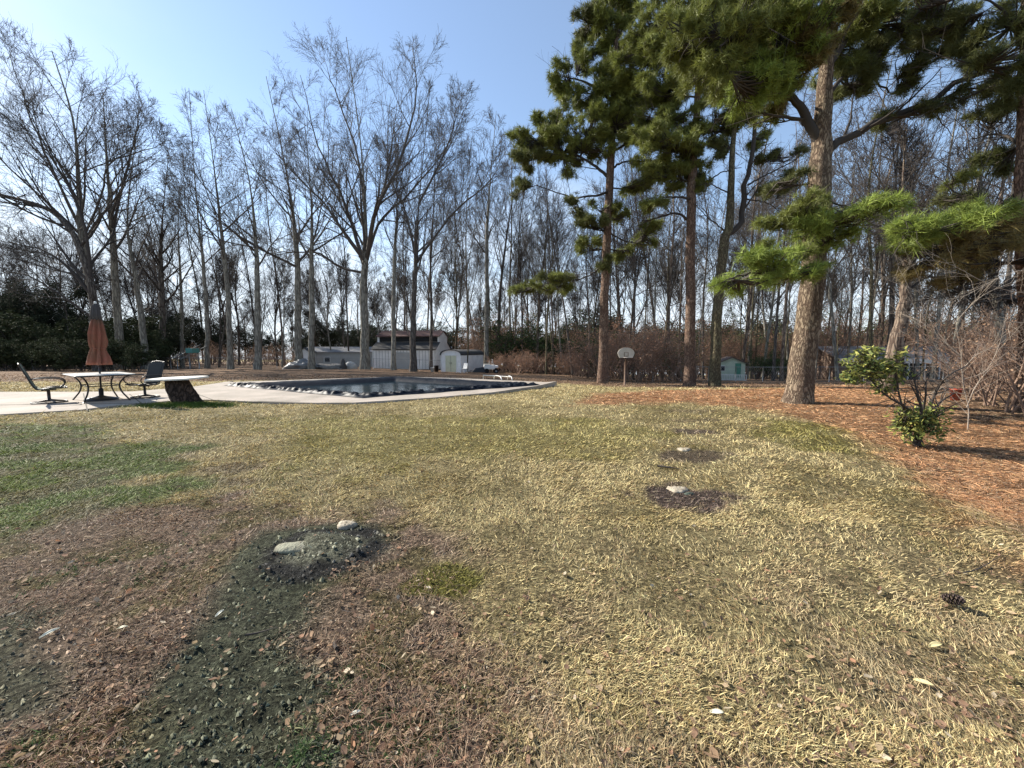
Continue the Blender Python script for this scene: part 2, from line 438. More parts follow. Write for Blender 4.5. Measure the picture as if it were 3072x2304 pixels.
MOUND = GV(705, 1190); SPOT = [(GV(1475, 1072), .42, .30, 1), (GV(1500, 987), .45, .30, .8), (GV(1500, 932), .42, .22, .9), (GV(1505, 908), .6, .2, .4), (GV(1485, 888), .7, .2, .4),  # the two faint far spots paint shadowed dips with the soil colour
        (GV(960, 1252), .2, .15, -1), (GV(500, 1010), .35, .2, .5), (GV(510, 1040), .3, .12, .5)]
def mix(a, b, t): return a * (1 - t[..., None]) + b * t[..., None]
def albedo(x, y):
    n1 = fbm(x * .5, y * .5, 3); n2 = fbm(x * 2.2, y * 2.2, 11); n3 = fbm(x * 7, y * 7, 23, 3)
    c = mix(C['lawn'][None] * np.ones(x.shape + (1,)), C['lawn2'], sstep(.42, .62, n2 * .6 + n1 * .4))
    wob = (n2 - .5) * 1.1 + (n3 - .5) * .5
    near = 1 / (1 + y * .0)  # noqa
    def reg(poly, w, col, amt=1.0, ws=1.0):
        nonlocal c
        c = mix(c, col, amt * sstep(-w, w, sdist(poly, x, y) + wob * ws))
    reg(R_yel, .5, C['olive'] * 1.45, .45)
    reg(R_litter, .8, C['litter'], 1, 1.6)
    reg(R_straw, .35, C['straw'], 1, .9)
    reg(R_olive, .25, C['olive'] * 1.05, .75, .8)
    reg(R_green, .25, C['green'], .85, 1.0)
    t = sstep(.48, .60, fbm(x * 3, y * 3, 71)) * sstep(-.2, .2, sdist(R_green, x, y))
    c = mix(c, C['brown'] * .8, t * .5)
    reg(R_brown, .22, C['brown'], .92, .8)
    reg(polyW([(2000, 800), (2400, 795), (3000, 850), (3000, 960), (2300, 915), (2060, 905), (2010, 860)]), .3, C['under'] * 2.4, .75)
    # thin worn places in the near lawn
    t = sstep(.50, .62, fbm(x * 2.6, y * 2.6, 91)) * sstep(3.4, 1.6, y) * .35
    c = mix(c, C['brown'] * .85, t)
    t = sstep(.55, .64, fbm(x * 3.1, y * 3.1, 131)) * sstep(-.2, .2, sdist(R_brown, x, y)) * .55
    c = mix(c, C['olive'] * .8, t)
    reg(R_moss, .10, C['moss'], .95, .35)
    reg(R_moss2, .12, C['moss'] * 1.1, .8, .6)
    for p, rx, ry, a in SPOT:
        q = np.hypot((x - p[0]) / rx, (y - p[1]) / ry) + (n3 - .5) * 1.2
        c = mix(c, C['soil'] if a > 0 else C['olive'], abs(a) * sstep(1.3, .8, q))  # soil colour doubles as painted shade in the two faint dips
    # old burnt stump mound
    q = np.hypot((x - MOUND[0]) / .36, (y - MOUND[1]) / .27) + (n3 - .5) * .8
    c = mix(c, C['char'], sstep(1.45, 1.15, q) * sstep(.62, .78, q) * (sstep(.25, .45, vnoise(x * 4, y * 4, 5))) * .92)
    c = mix(c, C['ash'], sstep(.86, .66, q) * .75)
    c = c * (.86 + .28 * n3[..., None])
    return c
def hgt(x, y):
    x = np.asarray(x, float); y = np.asarray(y, float)
    z = zbase(x, y)
    n = (fbm(x * .8, y * .8, 41) - .5) * .05 + (fbm(x * 5, y * 5, 43, 3) - .5) * .022
    z = z + n * np.minimum(1, 1)
    m = np.exp(-(((x - MOUND[0]) / .33) ** 2 + ((y - MOUND[1]) / .25) ** 2)) * .065
    z = z + m * (.4 + 1.2 * fbm(x * 7, y * 7, 47)) + .05 * sstep(-.05, .1, sdist(R_moss, x, y)) * (fbm(x * 14, y * 14, 48, 3) - .5) + .05 * (fbm(x * 11, y * 11, 49, 3) - .5) * sstep(1.6, 1.0, np.hypot((x - MOUND[0]) / .36, (y - MOUND[1]) / .27))
    dd = sdist(DECK, x, y); z = z - .07 * sstep(-.02, .25, dd)
    pp = sdist(POOL, x, y); z = z - 1.1 * sstep(.1, .6, pp)
    return z
def axis(a, b, s0, growth, c=0.0):
    out = [c]; s = s0
    while out[-1] < b: out.append(out[-1] + s); s = s0 + (out[-1] - c) * growth
    neg = [c]; 
    while neg[-1] > a: neg.append(neg[-1] - (s0 + (c - neg[-1]) * growth))
    return np.array(sorted(set(neg + out)))
ax = axis(-420, 420, .035, .022); ay = np.concatenate([axis(-40, 0.4, .3, .2, 0.4), axis(0.4, 420, .022, .0125, 0.4)[1:]])
ay = np.unique(np.round(ay, 4))
X, Y = np.meshgrid(ax, ay)
xf, yf = X.ravel(), Y.ravel()
Vg = np.stack([xf, yf, hgt(xf, yf)], -1)
nx, ny = len(ax), len(ay)
i, j = np.meshgrid(np.arange(nx - 1), np.arange(ny - 1))
q = np.stack([j * nx + i, j * nx + i + 1, (j + 1) * nx + i + 1, (j + 1) * nx + i], -1).reshape(-1, 4)
def ground_mat():
    m = bpy.data.materials.new('lawn_ground'); m.use_nodes = True
    nt = m.node_tree; p = nt.nodes['Principled BSDF']; N = nt.nodes.new; Lk = nt.links.new
    p.inputs['Roughness'].default_value = .95; p.inputs['Specular IOR Level'].default_value = .1
    at = N('ShaderNodeAttribute'); at.attribute_name = 'tint'
    tcn = N('ShaderNodeTexCoord')
    cols = at.outputs['Color']
    for sc_, lo, hi, a, b in ((95, .35, .68, .40, 1.55), (30, .40, .62, .50, 1.5), (9, .38, .65, .72, 1.28)):
        n = N('ShaderNodeTexNoise'); n.inputs['Scale'].default_value = sc_; n.inputs['Detail'].default_value = 3; n.inputs['Roughness'].default_value = .7
        Lk(tcn.outputs['Object'], n.inputs['Vector'])
        mr = N('ShaderNodeMapRange'); mr.inputs[1].default_value = lo; mr.inputs[2].default_value = hi; mr.inputs[3].default_value = a; mr.inputs[4].default_value = b
        Lk(n.outputs['Fac'], mr.inputs[0])
        v = N('ShaderNodeVectorMath'); v.operation = 'SCALE'; Lk(cols, v.inputs[0]); Lk(mr.outputs[0], v.inputs['Scale'])
        cols = v.outputs[0]
    Lk(cols, p.inputs['Base Color'])
    n = N('ShaderNodeTexNoise'); n.inputs['Scale'].default_value = 26; n.inputs['Detail'].default_value = 6; n.inputs['Roughness'].default_value = .75
    Lk(tcn.outputs['Object'], n.inputs['Vector'])
    b = N('ShaderNodeBump'); b.inputs['Strength'].default_value = 1; b.inputs['Distance'].default_value = .05
    Lk(n.outputs['Fac'], b.inputs['Height']); Lk(b.outputs[0], p.inputs['Normal'])
    return m
g = np_mesh('ground', Vg, [q], ground_mat(), tint=albedo(xf, yf) * np.where(yf < 6, .42, np.where(yf > 22, .9, .42 + .48 * (yf - 6) / 16))[:, None])  # near ground tint darkened to paint in the shade between grass blades
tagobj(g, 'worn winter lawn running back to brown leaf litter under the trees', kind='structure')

# ---- turf blades and litter, one object each
def scatter_xy(rs, n, y0, y1, rmax):
    v = 1 / y1 + (1 / y0 - 1 / y1) * rs.rand(n)
    y = 1 / v; x = (rs.rand(n) * 2 - 1) * (rmax * y + .5)
    return x, y
def keep_off(x, y):
    return (sdist(DECK, x, y) < -.02) & (sdist(POOL, x, y) < -.02)
M['turf'] = mat('turf_blades', (1, 1, 1), .7, transl=.2, attr='tint', spec=.2)
def turf():
    rs = np.random.RandomState(5)
    Vs, Ts, Fs, off = [], [], [], 0
    for n, y0, y1 in ((330000, .75, 3.2), (330000, 3.0, 17.0), (60000, 11, 26)):
        x, y = scatter_xy(rs, n, y0, y1, 1.5)
        k = keep_off(x, y); x, y = x[k], y[k]
        # fewer blades on bare soil and moss
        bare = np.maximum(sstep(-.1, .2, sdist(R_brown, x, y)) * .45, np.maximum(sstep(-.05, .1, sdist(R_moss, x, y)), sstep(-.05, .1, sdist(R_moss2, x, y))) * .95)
        q_ = np.hypot((x - MOUND[0]) / .40, (y - MOUND[1]) / .30); bare = np.maximum(bare, sstep(1.2, .9, q_) * .93)
        for p, rx, ry, a in SPOT[:3]:
            bare = np.maximum(bare, sstep(1.2, .8, np.hypot((x - p[0]) / rx, (y - p[1]) / ry)) * .8)
        clump = fbm(x * 6, y * 6, 61, 3)
        bare = np.maximum(bare, sstep(.56, .40, clump) * .75)
        k = rs.rand(len(x)) > bare; x, y, clump = x[k], y[k], clump[k]
        n = len(x)
        L = (.016 + .024 * rs.rand(n)) * np.maximum(1, (y / 2.6) ** .6)
        w = np.maximum(.0015, y / 385 * .30) * (.7 + .6 * rs.rand(n))
        straw = sstep(-.2, .2, sdist(R_straw, x, y))
        L = L * (1 + .8 * straw)
        az = fbm(x * .9, y * .9, 83, 3) * 14 + rs.normal(size=n) * 1.0
        L = L * (.6 + 1.3 * rs.rand(n) ** 3)
        el_ = np.radians(6 + 50 * rs.rand(n) ** 1.5) * (1 - .75 * straw)
        d = np.stack([np.cos(az) * np.cos(el_), np.sin(az) * np.cos(el_), np.sin(el_)], -1)
        pz = hgt(x, y)
        c = np.stack([x, y, pz + .002], -1)
        p = nrm(np.cross(d, np.array([0, 0, 1.]) + rs.normal(size=d.shape) * .5))
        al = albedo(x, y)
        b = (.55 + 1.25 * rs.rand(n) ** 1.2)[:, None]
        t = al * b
        pale = rs.rand(n) < .10
        t[pale] = t[pale] * .5 + np.array([.42, .36, .22]) * .6
        dk_ = rs.rand(n) < .22
        t[dk_] = t[dk_] * np.array([.50, .42, .40])
        grn = rs.rand(n) < .08
        t[grn] = t[grn] * .6 + np.array([.10, .115, .03]) * .4
        mid = c + d * L[:, None] * .55
        tip = c + d * L[:, None] + np.array([0, 0, -.15]) * L[:, None] * np.sin(el_)[:, None]
        V = np.stack([c - p * w[:, None], c + p * w[:, None], mid + p * w[:, None] * .7, mid - p * w[:, None] * .7, tip], 1).reshape(-1, 3)
        base = np.arange(n)[:, None] * 5 + off
        Vs.append(V); Ts.append(np.repeat(np.clip(t, 0, .8), 5, 0)); off += len(V)
        Fs.append((base + np.array([[0, 1, 2, 3]]), base + np.array([[3, 2, 4]])))
    V = np.concatenate(Vs); T = np.concatenate(Ts)
    o = np_mesh('turf', V, [np.concatenate([f[0] for f in Fs]), np.concatenate([f[1] for f in Fs])], M['turf'], smooth=False, tint=T)
    tagobj(o, 'short dormant straw coloured grass with worn and greener patches', 'grass', kind='stuff')
turf()
def litter():
    rs = np.random.RandomState(8)
    x, y = scatter_xy(rs, 42000, .8, 24, 1.5)
    k = keep_off(x, y); x, y = x[k], y[k]
    br = sstep(-.2, .3, sdist(R_brown, x, y)); st = sstep(-.2, .2, sdist(R_straw, x, y)); lt = sstep(0, 1, sdist(R_litter, x, y))
    k = rs.rand(len(x)) < .16 + .5 * br - .62 * sstep(-.05, .1, np.maximum(sdist(R_moss, x, y), sdist(R_moss2, x, y))) + .2 * st + .6 * lt + .05 * sstep(3, 1.2, y)
    x, y = x[k], y[k]; n = len(x)
    L = (.010 + .030 * rs.rand(n) ** 3) * np.maximum(1, (y / 4) ** .5); w = L * (.16 + .2 * rs.rand(n))
    az = rs.rand(n) * 2 * math.pi; tilt = rs.normal(size=n) * .35
    d = np.stack([np.cos(az) * np.cos(tilt), np.sin(az) * np.cos(tilt), np.sin(tilt)], -1)
    up = np.array([0, 0, 1.]) + rs.normal(size=d.shape) * .45
    p = nrm(np.cross(d, up)); u = np.cross(p, d)
    c = np.stack([x, y, hgt(x, y) + .008 + .012 * rs.rand(n)], -1)
    L_ = L[:, None]; w_ = w[:, None]; cur = (rs.rand(n) * .3)[:, None] * L_
    V = np.stack([c - d * L_ / 2, c - d * L_ * .12 - p * w_ + u * cur * .6, c + d * L_ * .25 - p * w_ * .8 + u * cur * .6, c + d * L_ / 2 + u * cur, c + d * L_ * .25 + p * w_ * .8 + u * cur * .6, c - d * L_ * .12 + p * w_ + u * cur * .6, c], 1).reshape(-1, 3)
    b = np.arange(n)[:, None] * 7
    q4 = np.concatenate([b + np.array([[0, 1, 6]]), b + np.array([[1, 2, 6]]), b + np.array([[2, 3, 6]]), b + np.array([[3, 4, 6]]), b + np.array([[4, 5, 6]]), b + np.array([[5, 0, 6]])])
    pal = np.array([[.30, .19, .11], [.22, .13, .08], [.38, .28, .17], [.14, .09, .06], [.50, .42, .30], [.30, .16, .09]])
    t = pal[rs.choice(6, n, p=[.28, .24, .2, .12, .06, .10])] * (.7 + .6 * rs.rand(n, 1))
    o = np_mesh('leaf_litter', V, [q4], M['leafdry'], smooth=True, tint=np.repeat(t, 7, 0))
    tagobj(o, 'fallen brown and tan leaves scattered over the lawn', 'leaves', kind='stuff')
    # thin dead stems / pine needles lying in the grass
    x, y = scatter_xy(rs, 60000, .8, 17, 1.5)
    k = keep_off(x, y); x, y = x[k], y[k]; mo_ = np.maximum(sdist(R_moss, x, y), sdist(R_moss2, x, y))
    k = rs.rand(len(x)) < .05 + .75 * sstep(-.2, .2, sdist(R_brown, x, y)) * sstep(.34, .62, fbm(x * 4, y * 4, 77)) + .7 * sstep(-.2, .2, sdist(R_straw, x, y)) - .95 * sstep(-.08, .1, mo_)
    x, y = x[k], y[k]; n = len(x)
    L = (.022 + .07 * rs.rand(n) ** 2.5) * np.maximum(1, (y / 5) ** .5); az = rs.rand(n) * 6.283
    P = np.empty((n, 4, 3)); z = hgt(x, y) + .012 + .015 * rs.rand(n); bend = rs.normal(size=n) * .18
    for j_ in range(4):
        s_ = j_ / 3; a_ = az + bend * s_
        P[:, j_] = np.stack([x + np.cos(a_) * L * s_, y + np.sin(a_) * L * s_, z + .012 * math.sin(s_ * 3)], -1)
    V, q_ = tubes(P, np.full((n, 4), .0009) * np.maximum(1, y / 2.2)[:, None], 3)
    t = np.where(rs.rand(n, 1) < .5, np.array([[.50, .36, .24]]), np.array([[.33, .20, .13]])) * (.5 + .8 * rs.rand(n, 1))
    o = np_mesh('pine_needle_litter', V, [q_], M['leafdry'], smooth=False, tint=np.repeat(t, 12, 0))
    tagobj(o, 'dry pine needles and thin stems lying in the grass', 'pine needles', kind='stuff')
litter()
print('ground done', len(Vg))

# ================================================================ TREES
def decid(rs, T, Rt, H, t0=.4, k1=15, ang=.74, l1=.30, k2=8, k3=5, k4=4, extra=None, trop=.07, sp=1.0, thin=1.0):
    """bare tree from a trunk polyline T (n,3) with radii Rt; returns trunk mesh arrays and crown mesh arrays"""
    trunk = [tubes(T[None], Rt[None], 12)]
    crown = []
    P1, R1, L1 = grow(rs, T[None], Rt[None], k1, t0, .97, ang, .16, H * l1 * 1.12, .25, 9, .06, trop * .8, .50, .022, .85, .80)
    lst = [(P1, R1, L1)]
    if extra:
        for (pts, r0, r1) in extra:
            p = resample(pts, 14); p = p + rs.normal(size=p.shape) * .02 * np.linalg.norm(p[-1] - p[0]) * np.linspace(0, 1, 14)[:, None] * .3
            r = np.linspace(r0 * .75, r1 * .3, 14)
            crown.append(tubes(p[None], r[None], 8))
            Lq = np.linalg.norm(np.diff(p, axis=0), axis=1).sum()
            a, b, c = grow(rs, p[None], r[None], 15, .22, .98, .58, .18, Lq * .42, .3, 9, .06, trop * .7, .55, .014, .85, .70)
            lst.append((a, b, c))
    P1 = np.concatenate([a[0] for a in lst]); R1 = np.concatenate([a[1] for a in lst]); L1 = np.concatenate([a[2] for a in lst])
    crown.append(tubes(P1, R1, 6))
    P2, R2, L2 = grow(rs, P1, R1, k2, .22, .98, .58, .2, L1 * .52, .4, 6, .07, .03, .62, .016, .8, .45)
    crown.append(tubes(P2, R2, 4))
    P3, R3, L3 = grow(rs, P2, R2, k3, .25, 1.0, .60, .25, L2 * .55, .4, 4, .09, .02, .6, .011, .6, .4)
    crown.append(tubes(P3, R3 * thin, 3))
    if k4:
        P4, R4, L4 = grow(rs, P3, R3, k4 - 1, .3, 1.0, .60, .3, np.maximum(L3 * .6, .3), .4, 3, .10, .02, .7, .0085, .4, .3)
        crown.append(tubes(P4, R4 * thin, 3))
    # twigs straight on the upper trunk
    Pt, Rt_, Lt = grow(rs, T[None], Rt[None], 14, max(.15, t0 - .2), .99, .8, .3, H * .07, .5, 5, .1, .08, .2, .008, .7, .3)
    crown.append(tubes(Pt, Rt_, 3))
    P5, R5, _ = grow(rs, Pt, Rt_, 6, .2, 1, .7, .3, Lt * .5, .4, 3, .15, .04, .6, .005, .6, .4)
    crown.append(tubes(P5, R5, 3))
    return join(trunk), join(crown)
def make_tree(name, label, group, T, Rt, H, seed, bark='bark_grey', twig='twig', flare=1.35, n=22, cat='tree', **k):
    rs = np.random.RandomState(seed)
    T = np.asarray(T, float)
    org = T[0].copy()
    P = resample(T - org, n); r = np.interp(np.linspace(0, 1, n), np.linspace(0, 1, len(Rt)), Rt)
    P[1:-1] += rs.normal(size=(n - 2, 3)) * np.array([.03, .03, 0]) * r[1:-1, None] * 4
    P[0, 2] -= .15; r = r.copy(); r[0] *= flare; r[1] *= 1 + (flare - 1) * .15
    if k.get('extra'): k['extra'] = [([np.array(q_) - org for q_ in pts], a, b) for pts, a, b in k['extra']]
    (tv, tq), (cv, cq) = decid(rs, P, r, H, **k)
    e = empty(name, org, label, cat, group)
    np_mesh('trunk', tv, [tq], M[bark], e)
    np_mesh('crown', cv, [cq], M[twig], e)
    return e
def pxr(wv, d): return wv * 1.38879 / 2 * d / F          # trunk radius from width in view px
def tree_px(name, label, pts, wb, wt, d, seed, group='bare trees along the back of the yard', extra=None, **k):
    """pts in view px from the base up; depth d"""
    base = onground(pts[0][0] * 1.38879, d)
    wb *= .84; wt *= .5
    T = [base] + [WV(p[0], p[1], d + (p[2] if len(p) > 2 else 0)) for p in pts[1:]]
    H = T[-1][2] - base[2]
    ex = None
    if extra:
        ex = [([WV(p[0], p[1], d + (p[2] if len(p) > 2 else 0)) for p in e[0]], pxr(e[1], d), pxr(e[2], d)) for e in extra]
    return make_tree(name, label, group, T, [pxr(wb, d), pxr(wb * .82, d), pxr(wb * .62, d), pxr(wt * 1.6, d), pxr(wt, d) * .6], H, seed, extra=ex, **k)
G1 = 'bare trees along the back of the yard'
tree_px('broadleaf_tree', 'big spreading bare tree with pale trunk rising left of the white barn, forking low', [(788, 797), (787, 700), (786, 600), (790, 540), (788, 440), (778, 300), (748, 80)], 23, 4, 42, 1,
        extra=[([(788, 590), (735, 577), (682, 545), (610, 545), (560, 520)], 8, 2),
               ([(786, 570), (762, 490, 1), (738, 425, 1), (690, 320, 2), (648, 165, 2)], 12, 3),
               ([(784, 560, -1), (740, 500, -3), (700, 440, -4), (640, 380, -5), (575, 300, -5)], 8, 2),
               ([(792, 560), (806, 480, -2), (824, 425, -3), (868, 340, -4), (898, 210, -4), (892, 95, -4)], 13, 3),
               ([(795, 550), (820, 480, 2), (880, 420, 3), (950, 340, 3), (1000, 245, 3)], 10, 2.5),
               ([(790, 470), (770, 330, 3), (725, 200, 4), (700, 130, 4)], 8, 2)], t0=.42, k1=14, l1=.28)
tree_px('broadleaf_tree', 'tall bare tree just left of the closed umbrella, straight trunk', [(238, 785), (205, 660), (178, 520), (170, 400), (158, 260), (112, 110)], 19, 5, 38, 2, t0=.38, l1=.33, k1=17,
        extra=[([(178, 520), (220, 420), (240, 350), (330, 320), (365, 300)], 6, 1.5), ([(176, 500), (120, 380), (60, 240), (20, 110)], 8, 2)])
tree_px('broadleaf_tree', 'heavy dark bare tree leaning far to the left at the edge of the yard', [(212, 790), (205, 700), (198, 620), (165, 520), (110, 455), (0, 420), (-120, 390)], 20, 8, 34, 3, t0=.35, l1=.42, k1=16, bark='bark_dark', twig='twig_dark',
        extra=[([(200, 640), (150, 580), (90, 540), (0, 520)], 10, 3), ([(205, 690), (120, 630), (40, 590), (-60, 600)], 7, 2), ([(198, 620), (180, 480), (120, 350), (60, 250)], 9, 2)])
tree_px('broadleaf_tree', 'bare tree behind the umbrella with two upright leaders', [(262, 785), (250, 620), (240, 470), (232, 360), (222, 200)], 18, 4.5, 40, 4, t0=.35, l1=.27, k1=16, extra=[([(243, 500), (265, 400), (290, 300), (310, 220)], 7, 2)])
tree_px('broadleaf_tree', 'slightly leaning bare tree right of the closed umbrella', [(318, 785), (305, 680), (290, 580), (275, 470), (300, 240)], 15, 3.5, 40, 5, t0=.4, l1=.24)
tree_px('broadleaf_tree', 'ivy darkened bare tree above the dark evergreen bushes', [(352, 770), (350, 660), (347, 560), (352, 460), (368, 300)], 15, 2.5, 44, 6, t0=.25, bark='bark_dark', twig='twig_dark', l1=.20, k1=20)
tree_px('broadleaf_tree', 'short bare tree with many forked leaders left of the play frame', [(393, 785), (393, 680), (390, 600), (385, 500), (388, 400)], 9, 2, 46, 7, t0=.3, l1=.35)
tree_px('broadleaf_tree', 'slim bare tree standing beside the green play frame', [(447, 795), (447, 680), (438, 560), (425, 440), (408, 190)], 11, 2.5, 43, 8, t0=.42, l1=.25)
tree_px('broadleaf_tree', 'pale straight bare tree second right of the play frame', [(498, 796), (493, 650), (480, 520), (462, 360), (440, 195)], 13, 2.5, 41, 9, t0=.4, l1=.26)
tree_px('broadleaf_tree', 'pale bare tree with smooth trunk halfway between play frame and barn', [(556, 796), (556, 640), (553, 540), (540, 400), (500, 235)], 15, 3, 40, 10, t0=.4, l1=.27)
tree_px('broadleaf_tree', 'thick bare tree behind the grey tarp heap, left one of a pair', [(645, 797), (644, 650), (640, 530), (620, 380), (575, 165)], 18, 3.5, 43, 11, t0=.38, l1=.27, k1=17)
tree_px('broadleaf_tree', 'straight bare tree rising right beside the grey tarp heap', [(673, 798), (673, 640), (674, 540), (672, 420), (655, 240)], 15, 3, 41, 12, t0=.42, l1=.25)
tree_px('broadleaf_tree', 'straight narrow bare tree in front of the barn doors', [(850, 799), (850, 650), (853, 540), (858, 420), (850, 260)], 12, 2.5, 42, 13, t0=.45, l1=.22)
tree_px('broadleaf_tree', 'dark bare tree with a long right limb between barn and arched shed', [(892, 806), (893, 680), (898, 570), (905, 440), (930, 180)], 17, 3, 38, 14, bark='bark_dark', t0=.42, l1=.25,
        extra=[([(898, 570), (940, 510), (1000, 440), (1060, 390), (1090, 330)], 8, 2), ([(898, 560), (880, 470), (850, 400), (830, 320)], 7, 2), ([(905, 440), (960, 330), (1000, 200)], 7, 2)])
tree_px('broadleaf_tree', 'thin dark bare tree over the right end of the barn', [(931, 790), (932, 680), (930, 560), (938, 420), (945, 250)], 8, 2, 47, 15, t0=.45, l1=.2, bark='bark_dark')
tree_px('broadleaf_tree', 'tall bare tree directly behind the arched metal shed', [(1050, 795), (1052, 650), (1052, 500), (1060, 380), (1072, 240)], 13, 2.5, 46, 16, t0=.4, l1=.18, k1=18)
tree_px('broadleaf_tree', 'dark slanting bare tree beside the white utility cart', [(1074, 795), (1080, 650), (1088, 560), (1110, 420), (1150, 300)], 9, 2, 48, 17, t0=.4, l1=.25, bark='bark_dark')
print('hero trees')

def copy_tree(o, parent=None):
    c = o.copy(); COL.objects.link(c); c.parent = parent
    for ch in [x for x in bpy.data.objects if x.parent == o]:
        d = ch.copy(); COL.objects.link(d); d.parent = c
    return c
protos = []
def proto(seed, H, bark, twig, t0, l1, r, **k):
    rs = np.random.RandomState(seed)
    T = [np.array([0, 0, 0.]), np.array([rs.normal() * .15, rs.normal() * .15, H * .33]), np.array([rs.normal() * .35, rs.normal() * .35, H * .66]), np.array([rs.normal() * .9, rs.normal() * .9, H])]
    ex = []
    for q_ in range(rs.randint(1, 4)):
        z = H * rs.uniform(.28, .55); a = rs.rand() * 6.28; c, s_ = math.cos(a), math.sin(a); w_ = H * rs.uniform(.08, .16)
        ex.append(([np.array([0, 0, z]), np.array([c * w_ * .45, s_ * w_ * .45, z + H * .12]), np.array([c * w_ * .8, s_ * w_ * .8, z + H * .25]), np.array([c * w_ * 1.1, s_ * w_ * 1.1, min(H * .97, z + H * .45)])], r * .55, r * .15))
    e = make_tree('broadleaf_tree', None, None, T, [r, r * .8, r * .5, .02], H, seed, bark=bark, twig=twig, t0=t0, l1=l1, extra=ex, k2=6, k3=4, k4=3, **k)
    ch = [x for x in bpy.data.objects if x.parent == e]
    return dict(e=e, H=H, ch=ch, used=False)
PR = [proto(101, 24, 'bark_grey', 'twig', .4, .24, .155, k1=11), proto(102, 24, 'bark_brown', 'twig', .38, .25, .14, k1=10), proto(103, 24, 'bark_dark', 'twig_dark', .42, .24, .16, k1=11),
      proto(104, 24, 'bark_lichen', 'twig', .45, .22, .13, k1=10), proto(105, 24, 'bark_grey', 'twig', .3, .28, .13, k1=12), proto(106, 24, 'bark_brown', 'twig', .45, .24, .17, k1=11)]
ordn = ['first', 'second', 'third', 'fourth', 'fifth', 'sixth', 'seventh', 'eighth', 'ninth', 'tenth', 'eleventh', 'twelfth', 'thirteenth', 'fourteenth', 'fifteenth', 'sixteenth', 'seventeenth', 'eighteenth', 'nineteenth', 'twentieth']
PR.append(proto(107, 12, 'bark_dark', 'twig_dark', .15, .42, .13, k1=14, ang=.85)); PR.append(proto(108, 12, 'bark_grey', 'twig', .2, .40, .11, k1=13, ang=.8))
def place(pr, px, d, H, rz, label, group, wide=1.0, lean=(0, 0)):
    if not pr['used']: e = pr['e']; pr['used'] = True
    else:
        e = pr['e'].copy(); COL.objects.link(e)
        for c in pr['ch']:
            dd = c.copy(); COL.objects.link(dd); dd.parent = e
    b = onground(px, d); e.location = b; s = H / pr['H']
    e.rotation_euler = (lean[0], lean[1], rz); e.scale = (s * wide, s * wide, s)
    tagobj(e, label, 'tree', group)
    return e
rs = np.random.RandomState(77)
# middle and right rows behind the hero trees: view px x, top y, distance, kind
mid = [(985, 330, 52, 3), (1010, 350, 55, 0), (1032, 380, 58, 1), (1105, 300, 50, 0), (1128, 330, 47, 2), (1160, 300, 45, 5), (1180, 400, 40, 3), (1196, 360, 46, 1), (1215, 420, 44, 0), (1237, 400, 38, 2),
       (1275, 390, 46, 3), (1340, 300, 44, 1), (1368, 330, 38, 2), (1385, 400, 48, 0), (1410, 380, 44, 4), (1432, 330, 50, 3), (1448, 290, 40, 5), (1465, 380, 52, 1), (1520, 300, 46, 2), (1600, 260, 40, 1),
       (1622, 300, 46, 3), (1648, 250, 42, 4), (1672, 280, 36, 2), (1690, 240, 34, 1), (1705, 300, 50, 0), (1812, 200, 38, 4), (1832, 250, 46, 0), (1858, 220, 42, 1), (1880, 150, 34, 3), (1902, 230, 50, 5),
       (1950, 120, 36, 2), (1985, 160, 44, 4), (2018, 140, 32, 0), (2052, 90, 30, 4), (2082, 170, 40, 1), (2108, 120, 34, 5), (2142, 100, 28, 2), (2180, 150, 38, 1), (2205, 90, 33, 4)]
cnt = {}
def zone(xv):
    for a, z in ((1095, 'between barn and arched shed'), (1290, 'between white cart and left pine'), (1480, 'behind the basketball hoop'), (1560, 'behind the forked pine'),
                 (1720, 'between forked pine and thick pine'), (1900, 'right of the thick pine'), (2055, 'above the long house'), (9999, 'behind the pale sapling')):
        if xv < a: return z
adj = {0: 'grey', 1: 'brown', 2: 'dark', 3: 'greenish', 4: 'wide crowned grey', 5: 'stout brown', 6: 'low spreading dark', 7: 'low spreading grey'}
items = [(x, t, d, k) for x, t, d, k in mid]
for i_ in range(36):       # more distant rows
    x = 15 + i_ * 61 + rs.uniform(-16, 16); d = rs.uniform(54, 78)
    items.append((x, 300 + 240 * rs.rand() if x < 1250 else 230 + 220 * rs.rand(), d, rs.randint(0, 6)))
for i_ in range(26):       # slim understorey trees
    x = 960 + i_ * 49 + rs.uniform(-18, 18); d = rs.uniform(36, 52)
    items.append((x, 420 + 150 * rs.rand(), d, rs.choice([0, 1, 3])))
for i_ in range(14):
    x = 20 + i_ * 66 + rs.uniform(-18, 18); d = rs.uniform(46, 60)
    items.append((x, 450 + 130 * rs.rand(), d, rs.choice([0, 2, 4])))
def zone_l(xv):
    for a, z in ((150, 'left of the closed umbrella'), (380, 'behind the closed umbrella'), (620, 'behind the play frame'), (780, 'behind the grey tarp heap'), (960, 'behind the barn roof')):
        if xv < a: return z
    return zone(xv)
for i_ in range(34):
    x = -10 + i_ * 38 + rs.uniform(-12, 12); d = rs.uniform(52, 74)
    items.append((x, 500 + 130 * rs.rand(), d, rs.choice([6, 7, 6])))
for i_ in range(14):
    x = 1290 + i_ * 66 + rs.uniform(-12, 12); d = rs.uniform(48, 70)
    items.append((x, 440 + 150 * rs.rand(), d, rs.choice([6, 7, 7])))
items.sort(key=lambda a: a[0])
from collections import defaultdict
seen = defaultdict(int)
